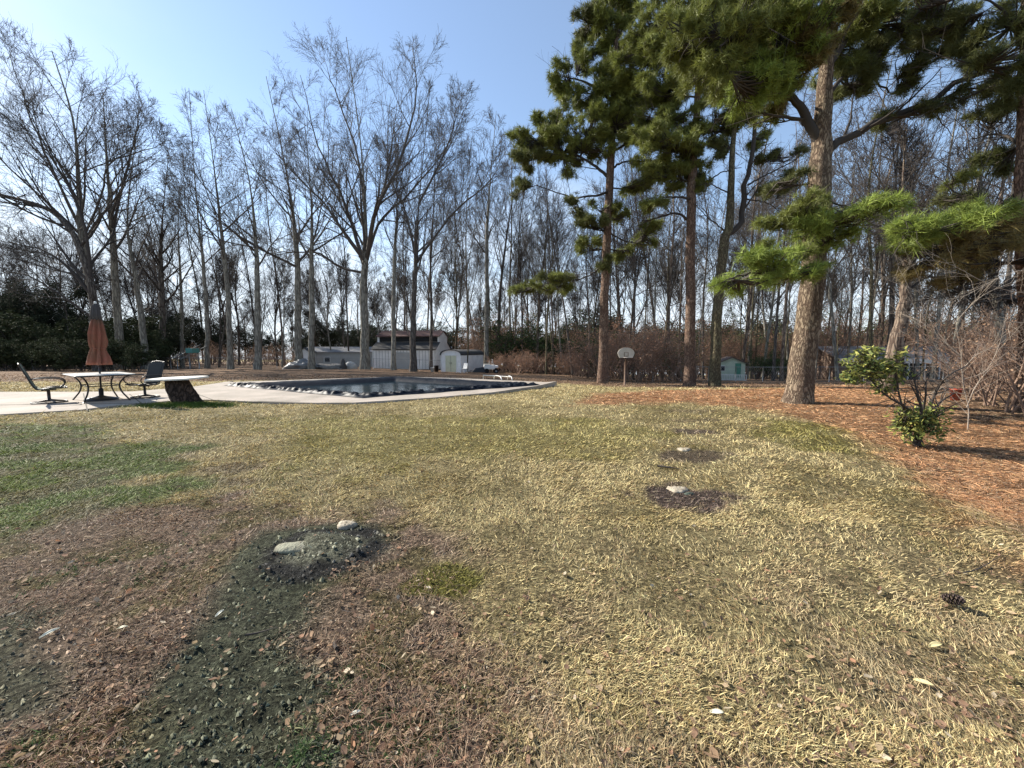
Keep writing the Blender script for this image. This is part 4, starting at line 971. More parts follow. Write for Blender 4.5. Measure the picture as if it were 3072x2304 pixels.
# pale sapling with arching twigs at the right edge
def pale_sapling():
    rs = np.random.RandomState(66); p = G(2903, 1290); d = p[1]
    e = empty('pale_sapling', p, 'pale bare sapling with long arching twigs near the right edge', 'sapling')
    V3 = lambda x, y, o=0: WV(x, y, d + o) - p
    limbs = [[(2090, 929), (2092, 880), (2080, 830), (2075, 760), (2060, 680)], [(2088, 880), (2110, 830), (2150, 790), (2212, 770)], [(2080, 830), (2040, 780), (2010, 730), (1990, 690)], [(2076, 800), (2120, 760), (2180, 750), (2260, 760)],
             [(2085, 850), (2020, 850), (1980, 880)], [(2060, 700), (2120, 640), (2212, 600)], [(2075, 770), (2020, 720), (1960, 640)], [(2085, 845), (2040, 835), (2000, 860), (1985, 880)], [(2080, 820), (2130, 800), (2160, 740), (2170, 690)],
             [(2250, 700), (2150, 690), (2050, 660), (1960, 620), (1900, 600)], [(2260, 640), (2150, 620), (2050, 570), (1980, 560)], [(2260, 580), (2180, 590), (2080, 640), (2000, 650)]]
    parts = []
    for i_, l in enumerate(limbs):
        P = resample([V3(x, y, .25 * math.sin(i_ * 2.1) * j_ / len(l)) for j_, (x, y) in enumerate(l)], 12)
        R_ = np.linspace(.010 if i_ == 0 else .0055, .002, 12); parts.append(tubes(P[None], R_[None], 5))
        a, b, c = grow(rs, P[None], R_[None], 10, .15, 1, .6, .2, .75, .5, 7, .10, -.01, .6, .0022, .6, .3); parts.append(tubes(a, b, 3))
        a, b, c = grow(rs, a, b, 3, .15, 1, .6, .2, .3, .5, 4, .13, -.01, .7, .0013, .6, .3); parts.append(tubes(a, b, 3))
    V, q_ = join(parts); np_mesh('branches', V, [q_], M['bark_pale'], e)
pale_sapling()

# ================================================================ PATIO, POOL
def at_ground_early(px, py, z=.037):
    ax_, az_ = px2dir(px, py); d = (z - EYE) / az_
    return np.array([ax_ * d, d, z])
M['concrete'] = mat('concrete', (.40, .34, .285), .9, bump=.25, bscale=60, color2=(.24, .21, .17), vscale=.9, detail=10)
M['black_tarp'] = mat('black_tarp', (.007, .010, .016), .5, bump=.6, bscale=5, spec=.10, stretch=(1, 1, .3))
mb = MB(); mb.prism(DECK, -.3, .035)
deck = mb.build('patio_deck', M['concrete'], bevel=.01); tagobj(deck, 'pale worn concrete deck around the covered pool', kind='structure')
# cut the pool out of the slab
cut = MB(); ctr = POOL.mean(0); inner = ctr + (POOL - ctr) * .93
me_c = cut.prism(inner, -2, 1)
cobj = cut.build('cutter', M['concrete'])
bm = deck.modifiers.new('pool', 'BOOLEAN'); bm.object = cobj; bm.solver = 'EXACT'; bm.operation = 'DIFFERENCE'
deck.modifiers.remove(deck.modifiers['bevel'])
bpy.context.view_layer.update()
dg = bpy.context.evaluated_depsgraph_get()
me_new = bpy.data.meshes.new_from_object(deck.evaluated_get(dg)); deck.modifiers.clear(); deck.data = me_new
bpy.data.objects.remove(cobj)
jl = MB()
M['joint'] = mat('concrete_joint', (.09, .08, .065), .95)
for a, b in (((388, 1182), (428, 1213)), ((560, 1170), (640, 1200)), ((250, 1180), (262, 1232)), ((-4, 1215), (900, 1203))):
    A, B_ = at_ground_early(*a), at_ground_early(*b); jl.bar(A, B_, .022, .008)
jl.build('joint', M['joint'], deck)
def tarp():
    rs = np.random.RandomState(12)
    nu = nv = 190
    u, v = np.meshgrid(np.linspace(0, 1, nu), np.linspace(0, 1, nv))
    Lc, Fc, Rc, Bc = POOL
    P = (Lc[None, None] * ((1 - u) * (1 - v))[..., None] + Fc * (u * (1 - v))[..., None] + Rc * (u * v)[..., None] + Bc * ((1 - u) * v)[..., None])
    x, y = P[..., 0], P[..., 1]
    ed = np.minimum(np.minimum(u, 1 - u) * 7.0, np.minimum(v, 1 - v) * 8.0)
    nearb = np.maximum(sstep(.25, .0, v), sstep(.75, 1.0, u))       # the two sides towards the house
    fold = fbm(x * 1.6 + y * 2.0, y * 1.2 - x, 5, 4); ridge = 1 - np.abs(fbm(x * 2.2, y * 2.2, 9, 4) * 2 - 1)
    ridge = (1 - np.abs(fbm(x * 3.2, y * 3.2, 9, 4) * 2 - 1) * 3.2).clip(0, 1)
    z = .015 + .02 * fold + (.015 + .085 * nearb) * ridge * sstep(1.0, .4, ed) * sstep(0, .2, ed)
    z = z + .03 * (1 - nearb)
    drop = sstep(.42 + .3 * (fold - .3) * nearb, 1.3, ed)
    z = z * (1 - drop) + drop * (-.28)
    z = z * sstep(-.02, .10, ed) + .042
    # ragged outline
    out = P - POOL.mean(0); s_ = 1 + ((fbm(x * 1.2, y * 1.2, 31) - .5) * .07)[..., None] * sstep(1.2, 0, ed)[..., None]
    P2 = POOL.mean(0) + out * s_
    V = np.concatenate([P2, z[..., None]], -1).reshape(-1, 3)
    i, j = np.meshgrid(np.arange(nu - 1), np.arange(nv - 1))
    q_ = np.stack([j * nu + i, j * nu + i + 1, (j + 1) * nu + i + 1, (j + 1) * nu + i], -1).reshape(-1, 4)
    o = np_mesh('pool_cover', V, [q_], M['black_tarp']); tagobj(o, 'wrinkled shiny black tarp bunched along the edges of the pool', 'pool cover')
    wm = mat('pool_water', (.006, .016, .022), .14, bump=.25, bscale=2.2, spec=.22)
    w_ = MB(); c_ = POOL.mean(0); poly = c_ + (POOL - c_) * .95; w_.add([(p[0], p[1], -.075) for p in poly], [(0, 1, 2, 3)])
    o = w_.build('water', wm); tagobj(o, 'dark blue water lying on the sagging pool cover', kind='structure')
tarp()
M['white_paint'] = mat('white_paint', (.75, .74, .70), .5, var=.15, vscale=3)
M['black_metal'] = mat('black_metal', (.02, .02, .022), .4, metal=.3)
M['dark_sling'] = mat('dark_sling', (.03, .032, .03), .8, var=.3, vscale=30)
M['green_sling'] = mat('sage_sling', (.13, .16, .11), .8, var=.3, vscale=20)
M['glass_top'] = mat('frosted_table_top', (.80, .78, .72), .25, var=.1, vscale=4, spec=.6)
# handrail by the pool
def handrail():
    e = empty('pool_handrail', (0, 0, 0), 'white tubular handrail at the far right corner of the pool', 'handrail')
    a = G(1488, 1147); b = G(1536, 1150); dd = 0
    for (p1, p2) in (((1483, 1146), (1504, 1152)), ((1523, 1148), (1536, 1153))):
        A = G(*p1); B_ = G(*p2)
        mb = MB(); mb.tube([A + [0, 0, -.1], A + [0, 0, .28], (A + B_) / 2 + [0, 0, .36], B_ + [0, 0, .28], B_ + [0, 0, -.1]], .022, 8, 18); mb.build('rail', M['white_paint'], e, True)
    A = G(1450, 1144) + [0, 0, .33]; B_ = G(1530, 1148) + [0, 0, .30]
    mb = MB(); mb.tube([A, B_], .025, 8); mb.build('top_bar', M['white_paint'], e, True)
    mb = MB(); mb.tube([A, A - [0, 0, .45]], .022, 8); mb.build('post', M['white_paint'], e, True)
handrail()

# ---------------------------------------------------------------- patio furniture
Dk = .035
def at_ground(px, py, z=Dk):
    ax_, az_ = px2dir(px, py); d = (z - EYE) / az_
    return np.array([ax_ * d, d, z])
tc_ = at_ground(305, 1200)
def patio_table():
    e = empty('patio_table', tc_, 'rectangular pale topped patio table on curved black legs around the umbrella pole', 'table', rz=math.radians(-34))
    w, h, z = .90, .56, .735
    mb = MB(); R_ = .06
    pts = []
    for cx_, cy_, a0 in ((w - R_, h - R_, 0), (-w + R_, h - R_, 90), (-w + R_, -h + R_, 180), (w - R_, -h + R_, 270)):
        for k in range(6): a = math.radians(a0 + k * 18); pts.append((cx_ + R_ * math.cos(a), cy_ + R_ * math.sin(a)))
    mb.prism(pts, z - .012, z); mb.build('table_top', M['glass_top'], e)
    fr = MB()
    P = np.array([(x, y, z - .025) for x, y in pts] + [(pts[0][0], pts[0][1], z - .025)]); fr.tube(P, .016, 8, cap=False); fr.build('table_frame', M['black_metal'], e, True)
    for sx in (-1, 1):
        for sy in (-1, 1):
            l = MB(); l.tube([(sx * .80, sy * .47, z - .03), (sx * .62, sy * .38, z - .10), (sx * .47, sy * .30, z - .28), (sx * .50, sy * .32, .25), (sx * .70, sy * .44, 0)], .019, 8, 22); l.build('leg', M['black_metal'], e, True)
    s = MB()
    for sy in (-1, 1): s.tube([(-.48, sy * .30, .42), (.48, sy * .30, .42)], .012)
    for sx in (-1, 1): s.tube([(sx * .48, -.30, .42), (sx * .48, .30, .42)], .012)
    s.build('stretcher', M['black_metal'], e, True)
patio_table()
def umbrella():
    e = empty('patio_umbrella', tc_, 'closed rust orange umbrella tied around its pole above the patio table', 'umbrella')
    e.rotation_euler = (0, math.radians(1.6), 0)
    b = MB(); b.lathe([(.34, 0), (.34, .03), (.30, .06), (.12, .10), (.05, .13), (.05, .32), (.035, .33)], 28); b.build('base', M['black_metal'], e, True)
    p = MB(); p.tube([(0, 0, .05), (0, 0, 2.62)], .021, 12); p.build('pole', M['black_metal'], e, True)
    fm = mat('rust_canvas', (.25, .085, .055), .9, color2=(.17, .08, .045), vscale=4, bump=.2, bscale=30)
    fold = lambda a, z: .30 * math.sin(8 * a + 2 * math.sin(z * 2)) * (1 if z < 2.2 else .5) + .06 * math.sin(19 * a + z * 5)
    c = MB(); c.lathe([(.12, .99), (.195, .98), (.19, 1.06), (.165, 1.20), (.135, 1.32), (.118, 1.42), (.135, 1.50), (.15, 1.62), (.14, 1.85), (.115, 2.05), (.09, 2.22)], 96, fold=fold); c.build('canopy', fm, e, True)
    c = MB(); c.lathe([(.098, 2.20), (.094, 2.35), (.08, 2.50), (.06, 2.60), (.03, 2.64)], 64, fold=lambda a, z: .12 * math.sin(8 * a)); c.build('top_cover', mat('charcoal_canvas', (.06, .055, .055), .9, var=.3), e, True)
    t = MB(); t.lathe([(.132, 1.405), (.14, 1.42), (.132, 1.435)], 32); t.build('tie', fm, e, True)
    f = MB(); f.lathe([(.02, 2.62), (.035, 2.66), (.02, 2.70), (.005, 2.71)], 12); f.build('finial', M['white_paint'], e, True)
umbrella()
def swivel_chair(loc, rz, label, sling):
    e = empty('patio_chair', loc, label, 'chair', 'black swivel patio chairs', rz)       # faces +x
    b = MB(); a = np.linspace(0, 2 * math.pi, 25)
    b.tube(np.stack([.31 * np.cos(a), .31 * np.sin(a), np.full(25, .02)], -1), .017, 8, cap=False)
    for k in range(4):
        t = k * math.pi / 2 + .4; b.tube([(.30 * math.cos(t), .30 * math.sin(t), .02), (.12 * math.cos(t), .12 * math.sin(t), .06), (0, 0, .09)], .016, 8, 6)
    b.build('swivel_base', M['black_metal'], e, True)
    p = MB(); p.tube([(0, 0, .05), (0, 0, .34)], .032, 12); p.tube([(-.12, 0, .34), (.14, 0, .36)], .03, 8); p.build('pedestal', M['black_metal'], e, True)
    f = MB()
    for s in (-1, 1):
        f.tube([(.30, s * .25, .40), (.10, s * .26, .41), (-.12, s * .26, .37), (-.22, s * .26, .43), (-.33, s * .25, .75), (-.42, s * .25, 1.02)], .015, 8, 24)
    f.tube([(-.42, -.25, 1.02), (-.44, 0, 1.05), (-.42, .25, 1.02)], .015, 8, 10); f.tube([(.30, -.25, .40), (.33, 0, .38), (.30, .25, .40)], .013, 8, 10)
    f.tube([(-.10, -.26, .37), (-.06, 0, .34), (-.10, .26, .37)], .013, 8, 8)
    f.build('frame', M['black_metal'], e, True)
    for s in (-1, 1):
        ar = MB(); ar.tube([(-.27, s * .27, .64), (-.05, s * .31, .66), (.16, s * .31, .65), (.27, s * .30, .60), (.30, s * .28, .50), (.22, s * .26, .41)], .014, 8, 20); ar.build('armrest', M['black_metal'], e, True)
    pr = [(.30, .395), (.10, .385), (-.10, .365), (-.20, .42), (-.27, .56), (-.33, .75), (-.38, .90), (-.42, 1.03)]
    pr_ = resample([(a_, 0, b_) for a_, b_ in pr], 24)
    k = 9
    s_ = MB(); s_.grid(lambda u, v: (np.interp(u * 23, np.arange(24), pr_[:, 0]), (v - .5) * .47, np.interp(u * 23, np.arange(24), pr_[:, 2]) - .02 * math.sin(v * math.pi)), 9, 6) if False else None
    def part(name, u0, u1):
        g_ = MB(); g_.grid(lambda u, v: (float(np.interp((u0 + (u1 - u0) * u) * 23, np.arange(24), pr_[:, 0])), (v - .5) * .48, float(np.interp((u0 + (u1 - u0) * u) * 23, np.arange(24), pr_[:, 2])) - .018 * math.sin(v * math.pi)), 12, 6)
        g_.build(name, sling, e, True, solid=.012)
    part('seat', 0, .40); part('backrest', .41, 1)
    return e
swivel_chair(at_ground(149, 1208), math.radians(48), 'sage green sling swivel chair at the left end of the patio table', M['green_sling'])
swivel_chair(at_ground(436, 1192), math.radians(262), 'black sling swivel chair on the right of the patio table with its high back', M['dark_sling'])
def stump_table():
    rs = np.random.RandomState(4)
    p = G(555, 1211); e = empty('stump_table', (p[0], p[1], 0), 'white stone slab resting on a leaning dark stump beside the deck', 'table')
    n = 14; P = resample([(.10, 0, -.1), (.06, 0, .1), (-.08, 0, .40), (-.17, 0, .655)], n); V = []; sides = 28
    for i_ in range(n):
        t = i_ / (n - 1); rr = .235 + .05 * math.sin(t * 2.6 + .8) + .03 * (1 - t)
        for k in range(sides):
            a = 2 * math.pi * k / sides
            r_ = rr * (1 + .10 * math.sin(3 * a + 1.3 + t * 2) + .05 * math.sin(7 * a + t * 3) + .03 * rs.normal())
            V.append((P[i_][0] + r_ * math.cos(a) * 1.12, P[i_][1] + r_ * math.sin(a) * .9, P[i_][2]))
    F_ = [(i_ * sides + k, i_ * sides + (k + 1) % sides, (i_ + 1) * sides + (k + 1) % sides, (i_ + 1) * sides + k) for i_ in range(n - 1) for k in range(sides)]
    F_.append(tuple(range((n - 1) * sides, n * sides)))
    m = MB(); m.add(V, F_); m.build('stump', bark_mat('stump_bark', (.055, .04, .032), (.09, .06, .045), (.02, .015, .012), 12, .03, .4), e, True)
    s = MB(); poly = [(-.80, -.12), (-.72, -.27), (.05, -.33), (.42, -.30), (.58, -.10), (.60, .18), (.35, .30), (-.30, .32), (-.70, .22)]
    s.prism(poly, .655, .70); o = s.build('slab', mat('pale_slab', (.72, .70, .63), .7, color2=(.58, .55, .48), vscale=5), e, bevel=.008); o.rotation_euler = (math.radians(3), math.radians(-2.2), 0)
    g_ = np.random.RandomState(3)
stump_table()
# green tufts round the stump
def green_tufts():
    rs = np.random.RandomState(31); p = G(570, 1216); n = 2600
    x = p[0] + rs.normal(size=n) * .55; y = p[1] + rs.normal(size=n) * .22 - .05
    k = sdist(DECK, x, y) < 0; x, y = x[k], y[k]
    c = np.stack([x, y, hgt(x, y)], -1)
    V, f, t = needles(rs, c, np.tile([0, 0, 1.], (len(c), 1)), 3, .10, .004, .8, np.array([.075, .12, .02]), .3)
    o = np_mesh('green_grass', V, [f], M['turf'], smooth=False, tint=t); tagobj(o, 'lush green grass around the foot of the stump table', 'grass', kind='stuff')
green_tufts()

# ---------------------------------------------------------------- stumps, cones, sticks, leaves on the lawn
def small_stump(p, r, label, h=.05):
    rs = np.random.RandomState(int(abs(p[0]) * 100))
    e = MB(); s = 26; V = []; prof = [(1.1, -.04), (1.05, h * .5), (.97, h), (.6, h + .012), (.2, h + .006)]
    for q_, z in prof:
        for k in range(s):
            a = 2 * math.pi * k / s; rr = r * q_ * (1 + .12 * math.sin(3 * a + 1) + .06 * math.sin(8 * a) + .03 * rs.normal()); V.append((rr * math.cos(a), rr * math.sin(a) * .8, z + .004 * rs.normal()))
    F_ = [(i_ * s + k, i_ * s + (k + 1) % s, (i_ + 1) * s + (k + 1) % s, (i_ + 1) * s + k) for i_ in range(len(prof) - 1) for k in range(s)] + [tuple(range(4 * s, 5 * s))]
    e.add(V, F_); z = float(hgt(p[0], p[1]))
    o = e.build('cut_stump', mat('weathered_stump', (.42, .37, .28), .9, color2=(.22, .18, .13), vscale=14, bump=.4, bscale=50), None, True, loc=(p[0], p[1], z - .008)); tagobj(o, label, 'stump')
small_stump(GV(1465, 1056), .10, 'pale low cut stump in a ring of bare soil', .018)
small_stump(GV(748, 1134), .075, 'small pale flat stump at the back of the charred mound', .03)
small_stump(GV(1478, 972), .09, 'low worn stump top in the second soil patch', .02)
def rock(p, sx, sy, sz, label, m, seed):
    rs = np.random.RandomState(seed)
    b = MB(); s = 18; V = []; prof = [(.9, -.3), (1, 0), (.92, .45), (.6, .85), (.15, 1.0)]
    for q_, z in prof:
        for k in range(s):
            a = 2 * math.pi * k / s; rr = q_ * (1 + .10 * math.sin(2 * a + seed) + .07 * math.sin(5 * a) + .05 * rs.normal()); V.append((sx * rr * math.cos(a), sy * rr * math.sin(a), sz * z))
    F_ = [(i_ * s + k, i_ * s + (k + 1) % s, (i_ + 1) * s + (k + 1) % s, (i_ + 1) * s + k) for i_ in range(len(prof) - 1) for k in range(s)] + [tuple(range(4 * s, 5 * s))]
    b.add(V, F_); o = b.build('stone', m, None, True, loc=(p[0], p[1], float(hgt(p[0], p[1])) - .010)); tagobj(o, label, 'stone')
ashm = mat('ash_stone', (.27, .27, .195), .95, color2=(.15, .14, .10), vscale=16, bump=.8, bscale=60)
rock(GV(642, 1192), .15, .085, .028, 'smooth pale stone on the left of the charred mound', ashm, 1)
rock(GV(1490, 1066), .05, .03, .03, 'small dark stone touching the pale cut stump', mat('dark_stone', (.05, .07, .05), .8, var=.4), 2)
def sprigs():
    rs = np.random.RandomState(37); Cs = []; As = []
    for (x, y, n_) in ((1040, 1240, 0), (745, 1500, 60), (790, 1560, 90), (700, 1590, 60), (870, 1590, 60), (220, 1210, 70), (370, 1180, 40), (420, 1085, 50), (620, 1050, 60), (330, 1235, 60), (120, 1250, 40), (650, 1640, 80), (880, 1640, 50), (60, 1640, 60), (960, 1570, 30)):
        g_ = GV(x, y); k = .05 * g_[1]
        for _ in range(n_ // 2): xx, yy = g_[0] + rs.normal() * k, g_[1] + rs.normal() * k; Cs.append((xx, yy, float(hgt(xx, yy)))); As.append((rs.normal() * .3, rs.normal() * .3, .8))
    V, f, t = needles(rs, np.array(Cs), np.array(As), 7, .035, .0022, .9, np.array([.085, .135, .05]), .3)
    o = np_mesh('weeds', V, [f], M['turf'], smooth=False, tint=t); tagobj(o, 'small green weeds coming up in the bare brown ground', 'weeds', kind='stuff')
sprigs()
def crumbs():
    rs = np.random.RandomState(71); n = 14000
    x = rs.uniform(-2.6, .3, n); y = 1 / rs.uniform(1 / 4.4, 1 / .9, n)
    q_ = np.hypot((x - MOUND[0]) / .40, (y - MOUND[1]) / .30)
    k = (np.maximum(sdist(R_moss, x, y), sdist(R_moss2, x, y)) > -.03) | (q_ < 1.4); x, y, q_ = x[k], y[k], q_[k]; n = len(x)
    r = (.0025 + .010 * rs.rand(n) ** 4) * (1 + .6 * (q_ < 1.3))
    base = np.array([[1, 0, 0], [-.5, .87, 0], [-.5, -.87, 0], [0, 0, 1.2], [.6, .5, .7]])
    a = rs.rand(n) * 6.28; B = base[None] * (.6 + .8 * rs.rand(n, 5, 1)) * r[:, None, None]
    ca, sa = np.cos(a)[:, None], np.sin(a)[:, None]
    V = np.stack([B[..., 0] * ca - B[..., 1] * sa + x[:, None], B[..., 0] * sa + B[..., 1] * ca + y[:, None], B[..., 2] + (hgt(x, y) - .001)[:, None]], -1).reshape(-1, 3)
    b = np.arange(n)[:, None] * 5
    f = np.concatenate([b + np.array([[0, 1, 3]]), b + np.array([[1, 2, 3]]), b + np.array([[2, 0, 3]]), b + np.array([[0, 4, 3]]), b + np.array([[0, 1, 4]]), b + np.array([[1, 3, 4]])])
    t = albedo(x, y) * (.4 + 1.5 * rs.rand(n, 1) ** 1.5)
    o = np_mesh('soil_crumbs', V, [f], M['leafdry'], smooth=False, tint=np.repeat(t, 5, 0)); tagobj(o, 'crumbly soil and moss clods on the bare patch and the mound', 'soil', kind='stuff')
crumbs()
def pine_cone():
    p = GV(2032, 1308); e = MB(); rs = np.random.RandomState(2)
    for i_ in range(70):
        t = i_ / 70; a = i_ * 2.399; r = .030 * math.sin(math.pi * (t * .85 + .12)) ; c = np.array([0, 0, t * .085])
        d = np.array([math.cos(a), math.sin(a), .5 * t - .1]); s = np.array([-math.sin(a), math.cos(a), 0])
        q_ = c + d * r; e.add([c + s * .004, c - s * .004, q_ - s * .009, q_ + s * .009, q_ + np.array([0, 0, .006])], [(0, 1, 2, 3), (3, 2, 4), (0, 3, 4), (1, 4, 2)])
    o = e.build('pine_cone', mat('cone_scales', (.09, .06, .05), .9, var=.4, vscale=60)); o.location = (p[0], p[1], float(hgt(p[0], p[1])) + .035); o.rotation_euler = (1.3, .2, .6); tagobj(o, 'open dark pine cone lying in the near lawn on the right', 'pine cone')
pine_cone()
def stick(pts, r, label, m='twig_dark'):
    P = []
    for x, y in pts: g_ = GV(x, y); P.append((g_[0], g_[1], float(hgt(g_[0], g_[1])) + r + .012))
    b = MB(); b.tube(P, [r, r * .8, r * .3], 6, 14); o = b.build('stick', M[m], None, True); tagobj(o, label, 'stick')
stick([(1420, 1009), (1445, 1013), (1468, 1016)], .013, 'short dark stick lying behind the pale cut stump')
stick([(2080, 1245), (2115, 1238), (2160, 1210)], .004, 'thin curved twig on the near lawn right of the middle')
stick([(728, 1410), (722, 1398), (733, 1388)], .010, 'stubby dark stick standing off the moss edge')
stick([(530, 1380), (560, 1372), (600, 1366)], .005, 'slim twig lying on the dark moss')
def big_leaf(x, y, L, az, label, col, tilt=.3, seed=0):
    g_ = GV(x, y); b = MB(); L *= .82
    def fn(u, v):
        w = .5 * L * .36 * math.sin(math.pi * min(1, u * .96 + .02)) ** .8
        return (L * (u - .5), w * (v - .5) * 2, .18 * L * (abs(v - .5) * 2) ** 2 * .5 + .12 * L * math.sin(u * 2.5))
    b.grid(fn, 12, 6); o = b.build('fallen_leaf', mat('leaf_%d' % seed, col, .7, var=.2, vscale=30), None, True, solid=.0012)
    o.location = (g_[0], g_[1], float(hgt(g_[0], g_[1])) + .015); o.rotation_euler = (tilt, -.1, az); tagobj(o, label, 'leaf', 'large fallen leaves')
big_leaf(108, 1372, .085, 1.0, 'pale curled fallen leaf on the moss at the left edge', (.62, .60, .48), .05, 1)
big_leaf(265, 1363, .06, .2, 'broad cream leaf lying on brown litter left of the moss', (.60, .56, .40), .1, 2)
big_leaf(475, 1330, .06, 1.3, 'narrow white leaf on the dark moss below the mound', (.66, .64, .52), .0, 3)
big_leaf(768, 1551, .05, .3, 'small white leaf near the bottom edge right of the moss', (.60, .58, .48), .1, 4)
big_leaf(1548, 1548, .06, -.2, 'cream leaf in the near grass at the bottom middle', (.66, .64, .50), .2, 5)
big_leaf(2020, 1400, .085, .1, 'long straw coloured leaf in the near lawn, below the pine cone', (.55, .47, .24), .1, 6)
big_leaf(1995, 1480, .075, -.8, 'tan leaf slanting in the near lawn under the long straw one', (.55, .46, .24), .2, 7)
big_leaf(1480, 1285, .045, .5, 'small tan leaf in the open middle lawn', (.52, .42, .22), .2, 8)

# ================================================================ BUILDINGS
M['siding'] = None
def siding(name, c, scale=18, rough=.7, horiz=False):
    m = mat(name, c, rough, var=.18, vscale=1.2); nt = m.node_tree; p = nt.nodes['Principled BSDF']
    tcn = nt.nodes.new('ShaderNodeTexCoord'); w = nt.nodes.new('ShaderNodeTexWave'); w.wave_type = 'BANDS'; w.bands_direction = 'Z' if horiz else 'X'; w.inputs['Scale'].default_value = scale / 10; w.wave_profile = 'SAW'
    b = nt.nodes.new('ShaderNodeBump'); b.inputs['Strength'].default_value = .8; b.inputs['Distance'].default_value = .04
    nt.links.new(tcn.outputs['Object'], w.inputs['Vector']); nt.links.new(w.outputs['Fac'], b.inputs['Height']); nt.links.new(b.outputs[0], p.inputs['Normal'])
    return m
M['white_siding'] = siding('white_siding', (.84, .83, .80)); M['grey_siding'] = siding('grey_siding', (.42, .42, .40)); M['green_siding'] = siding('mint_siding', (.52, .60, .46), 14, horiz=True); M['brown_wall'] = mat('brown_wall', (.16, .11, .08), .9, var=.3)
M['red_roof'] = mat('rusty_roof', (.11, .045, .038), .8, color2=(.06, .035, .03), vscale=2); M['dark_roof'] = mat('dark_roof', (.06, .058, .055), .8, var=.3, vscale=2); M['grey_roof'] = mat('grey_shingles', (.24, .24, .245), .9, var=.25, vscale=4, bump=.3, bscale=30)
M['dark'] = mat('dark_opening', (.012, .012, .012), .9); M['glass'] = mat('window_glass', (.03, .04, .05), .1); M['cream'] = mat('cream_door', (.60, .60, .42), .6, var=.15, vscale=3)
def barn():
    d = 49.0; b = onground(1118, d); bx = b[0]; z0 = b[2] - .1; e = empty('barn', (bx, d, z0), 'white barn with rusty red upper roof and dark clerestory band', 'barn'); L = 8.3
    # profile: y forward away from the camera
    w = MB(); w.extrude([(0, 0), (0, 2.55), (1.5, 3.35), (1.5, 4.2), (3.3, 4.85), (5.1, 4.2), (5.1, 3.35), (6.6, 2.55), (6.6, 0)], 0, L); w.build('wall', M['white_siding'], e)
    bt = MB()
    for k in range(21): x = .1 + k * .405; bt.box((x, -.028, .02), (x + .05, -.003, 2.34))
    for k in range(12):
        y = .15 + k * .56; zt = 2.5 + min(y, 6.6 - y) * .5 if min(y, 6.6 - y) < 1.4 else 4.1
        bt.box((-.028, y, .02), (-.003, y + .05, zt))
    bt.build('siding_boards', M['grey_siding'], e)
    r = MB(); r.extrude([(-.25, 2.44), (-.25, 2.50), (1.49, 3.42), (1.49, 3.36)], -.15, L + .15); r.extrude([(6.85, 2.44), (5.11, 3.36), (5.11, 3.42), (6.85, 2.50)], -.15, L + .15); r.build('lower_roof', M['dark_roof'], e)
    r = MB(); r.extrude([(1.2, 4.10), (3.3, 4.88), (5.4, 4.10), (5.4, 4.18), (3.3, 4.98), (1.2, 4.18)], -.15, L + .15); r.build('upper_roof', M['red_roof'], e)
    c = MB(); c.box((.3, 1.46, 3.44), (L - .2, 1.495, 4.08)); c.build('clerestory', M['dark'], e)
    tr = MB(); tr.box((.1, -.03, 2.36), (L, -.005, 2.46)); tr.build('fascia', M['dark_roof'], e)
    dr = MB(); dr.box((3.0, -.04, 0.05), (5.2, -.006, 2.1)); dr.build('door', M['grey_siding'], e)
    e.rotation_euler = (0, 0, math.radians(-7))
barn()
def gable(name, label, cat, px, d, w, dep, hw, hr, wall, roof, rz=0, extra=None, ov=.2, dz=0):
    b = onground(px, d); e = empty(name, (b[0], d, b[2] - .05 + dz), label, cat, rz=rz)
    m = MB(); m.add([(-w / 2, 0, 0), (w / 2, 0, 0), (w / 2, 0, hw), (0, 0, hr), (-w / 2, 0, hw), (-w / 2, dep, 0), (w / 2, dep, 0), (w / 2, dep, hw), (0, dep, hr), (-w / 2, dep, hw)],
                    [(0, 1, 2, 3, 4), (9, 8, 7, 6, 5), (0, 4, 9, 5), (1, 6, 7, 2), (2, 7, 8, 3), (4, 3, 8, 9)]); m.build('wall', wall, e)
    r = MB()
    for s in (-1, 1):
        ex = s * (w / 2 + ov); ze = hw - (hr - hw) * ov / (w / 2)
        r.add([(0, -ov, hr + .02), (ex, -ov, ze + .02), (ex, dep + ov, ze + .02), (0, dep + ov, hr + .02), (0, -ov, hr + .10), (ex, -ov, ze + .10), (ex, dep + ov, ze + .10), (0, dep + ov, hr + .10)], [(0, 1, 2, 3), (7, 6, 5, 4), (0, 4, 5, 1), (1, 5, 6, 2), (2, 6, 7, 3)])
    r.build('roof', roof, e)
    if extra: extra(e)
    return e
def long_building(name, label, px0, px1, d, hw, hr, dep, wall, roof, extra=None, cat='building', ov=.3):
    b0 = onground(px0, d); b1 = onground(px1, d); L = b1[0] - b0[0]; z = min(b0[2], b1[2]) - .1
    e = empty(name, (b0[0], d, z), label, cat)
    w = MB(); w.extrude([(0, 0), (0, hw), (dep / 2, hr), (dep, hw), (dep, 0)], 0, L); w.build('wall', wall, e)
    r = MB(); zo = (hr - hw) * ov / (dep / 2); r.extrude([(-ov, hw - zo + .02), (dep / 2, hr + .02), (dep + ov, hw - zo + .02), (dep + ov, hw - zo + .12), (dep / 2, hr + .12), (-ov, hw - zo + .12)], -.25, L + .25); r.build('roof', roof, e)
    if extra: extra(e, L)
    return e
def lb(e, L):
    for x in (1.2, 3.4, L - 5.0):
        w = MB(); w.box((x, -.04, 1.1), (x + .9, -.006, 1.9)); f = w.build('window', M['white_paint'], e); g_ = MB(); g_.box((x + .07, -.06, 1.17), (x + .83, -.043, 1.83)); g_.build('pane', M['glass'], f)
long_building('long_shed', 'long low grey white shed running behind the barn', 905, 1345, 57, 2.6, 3.3, 5, M['grey_siding'], M['grey_roof'], lb)
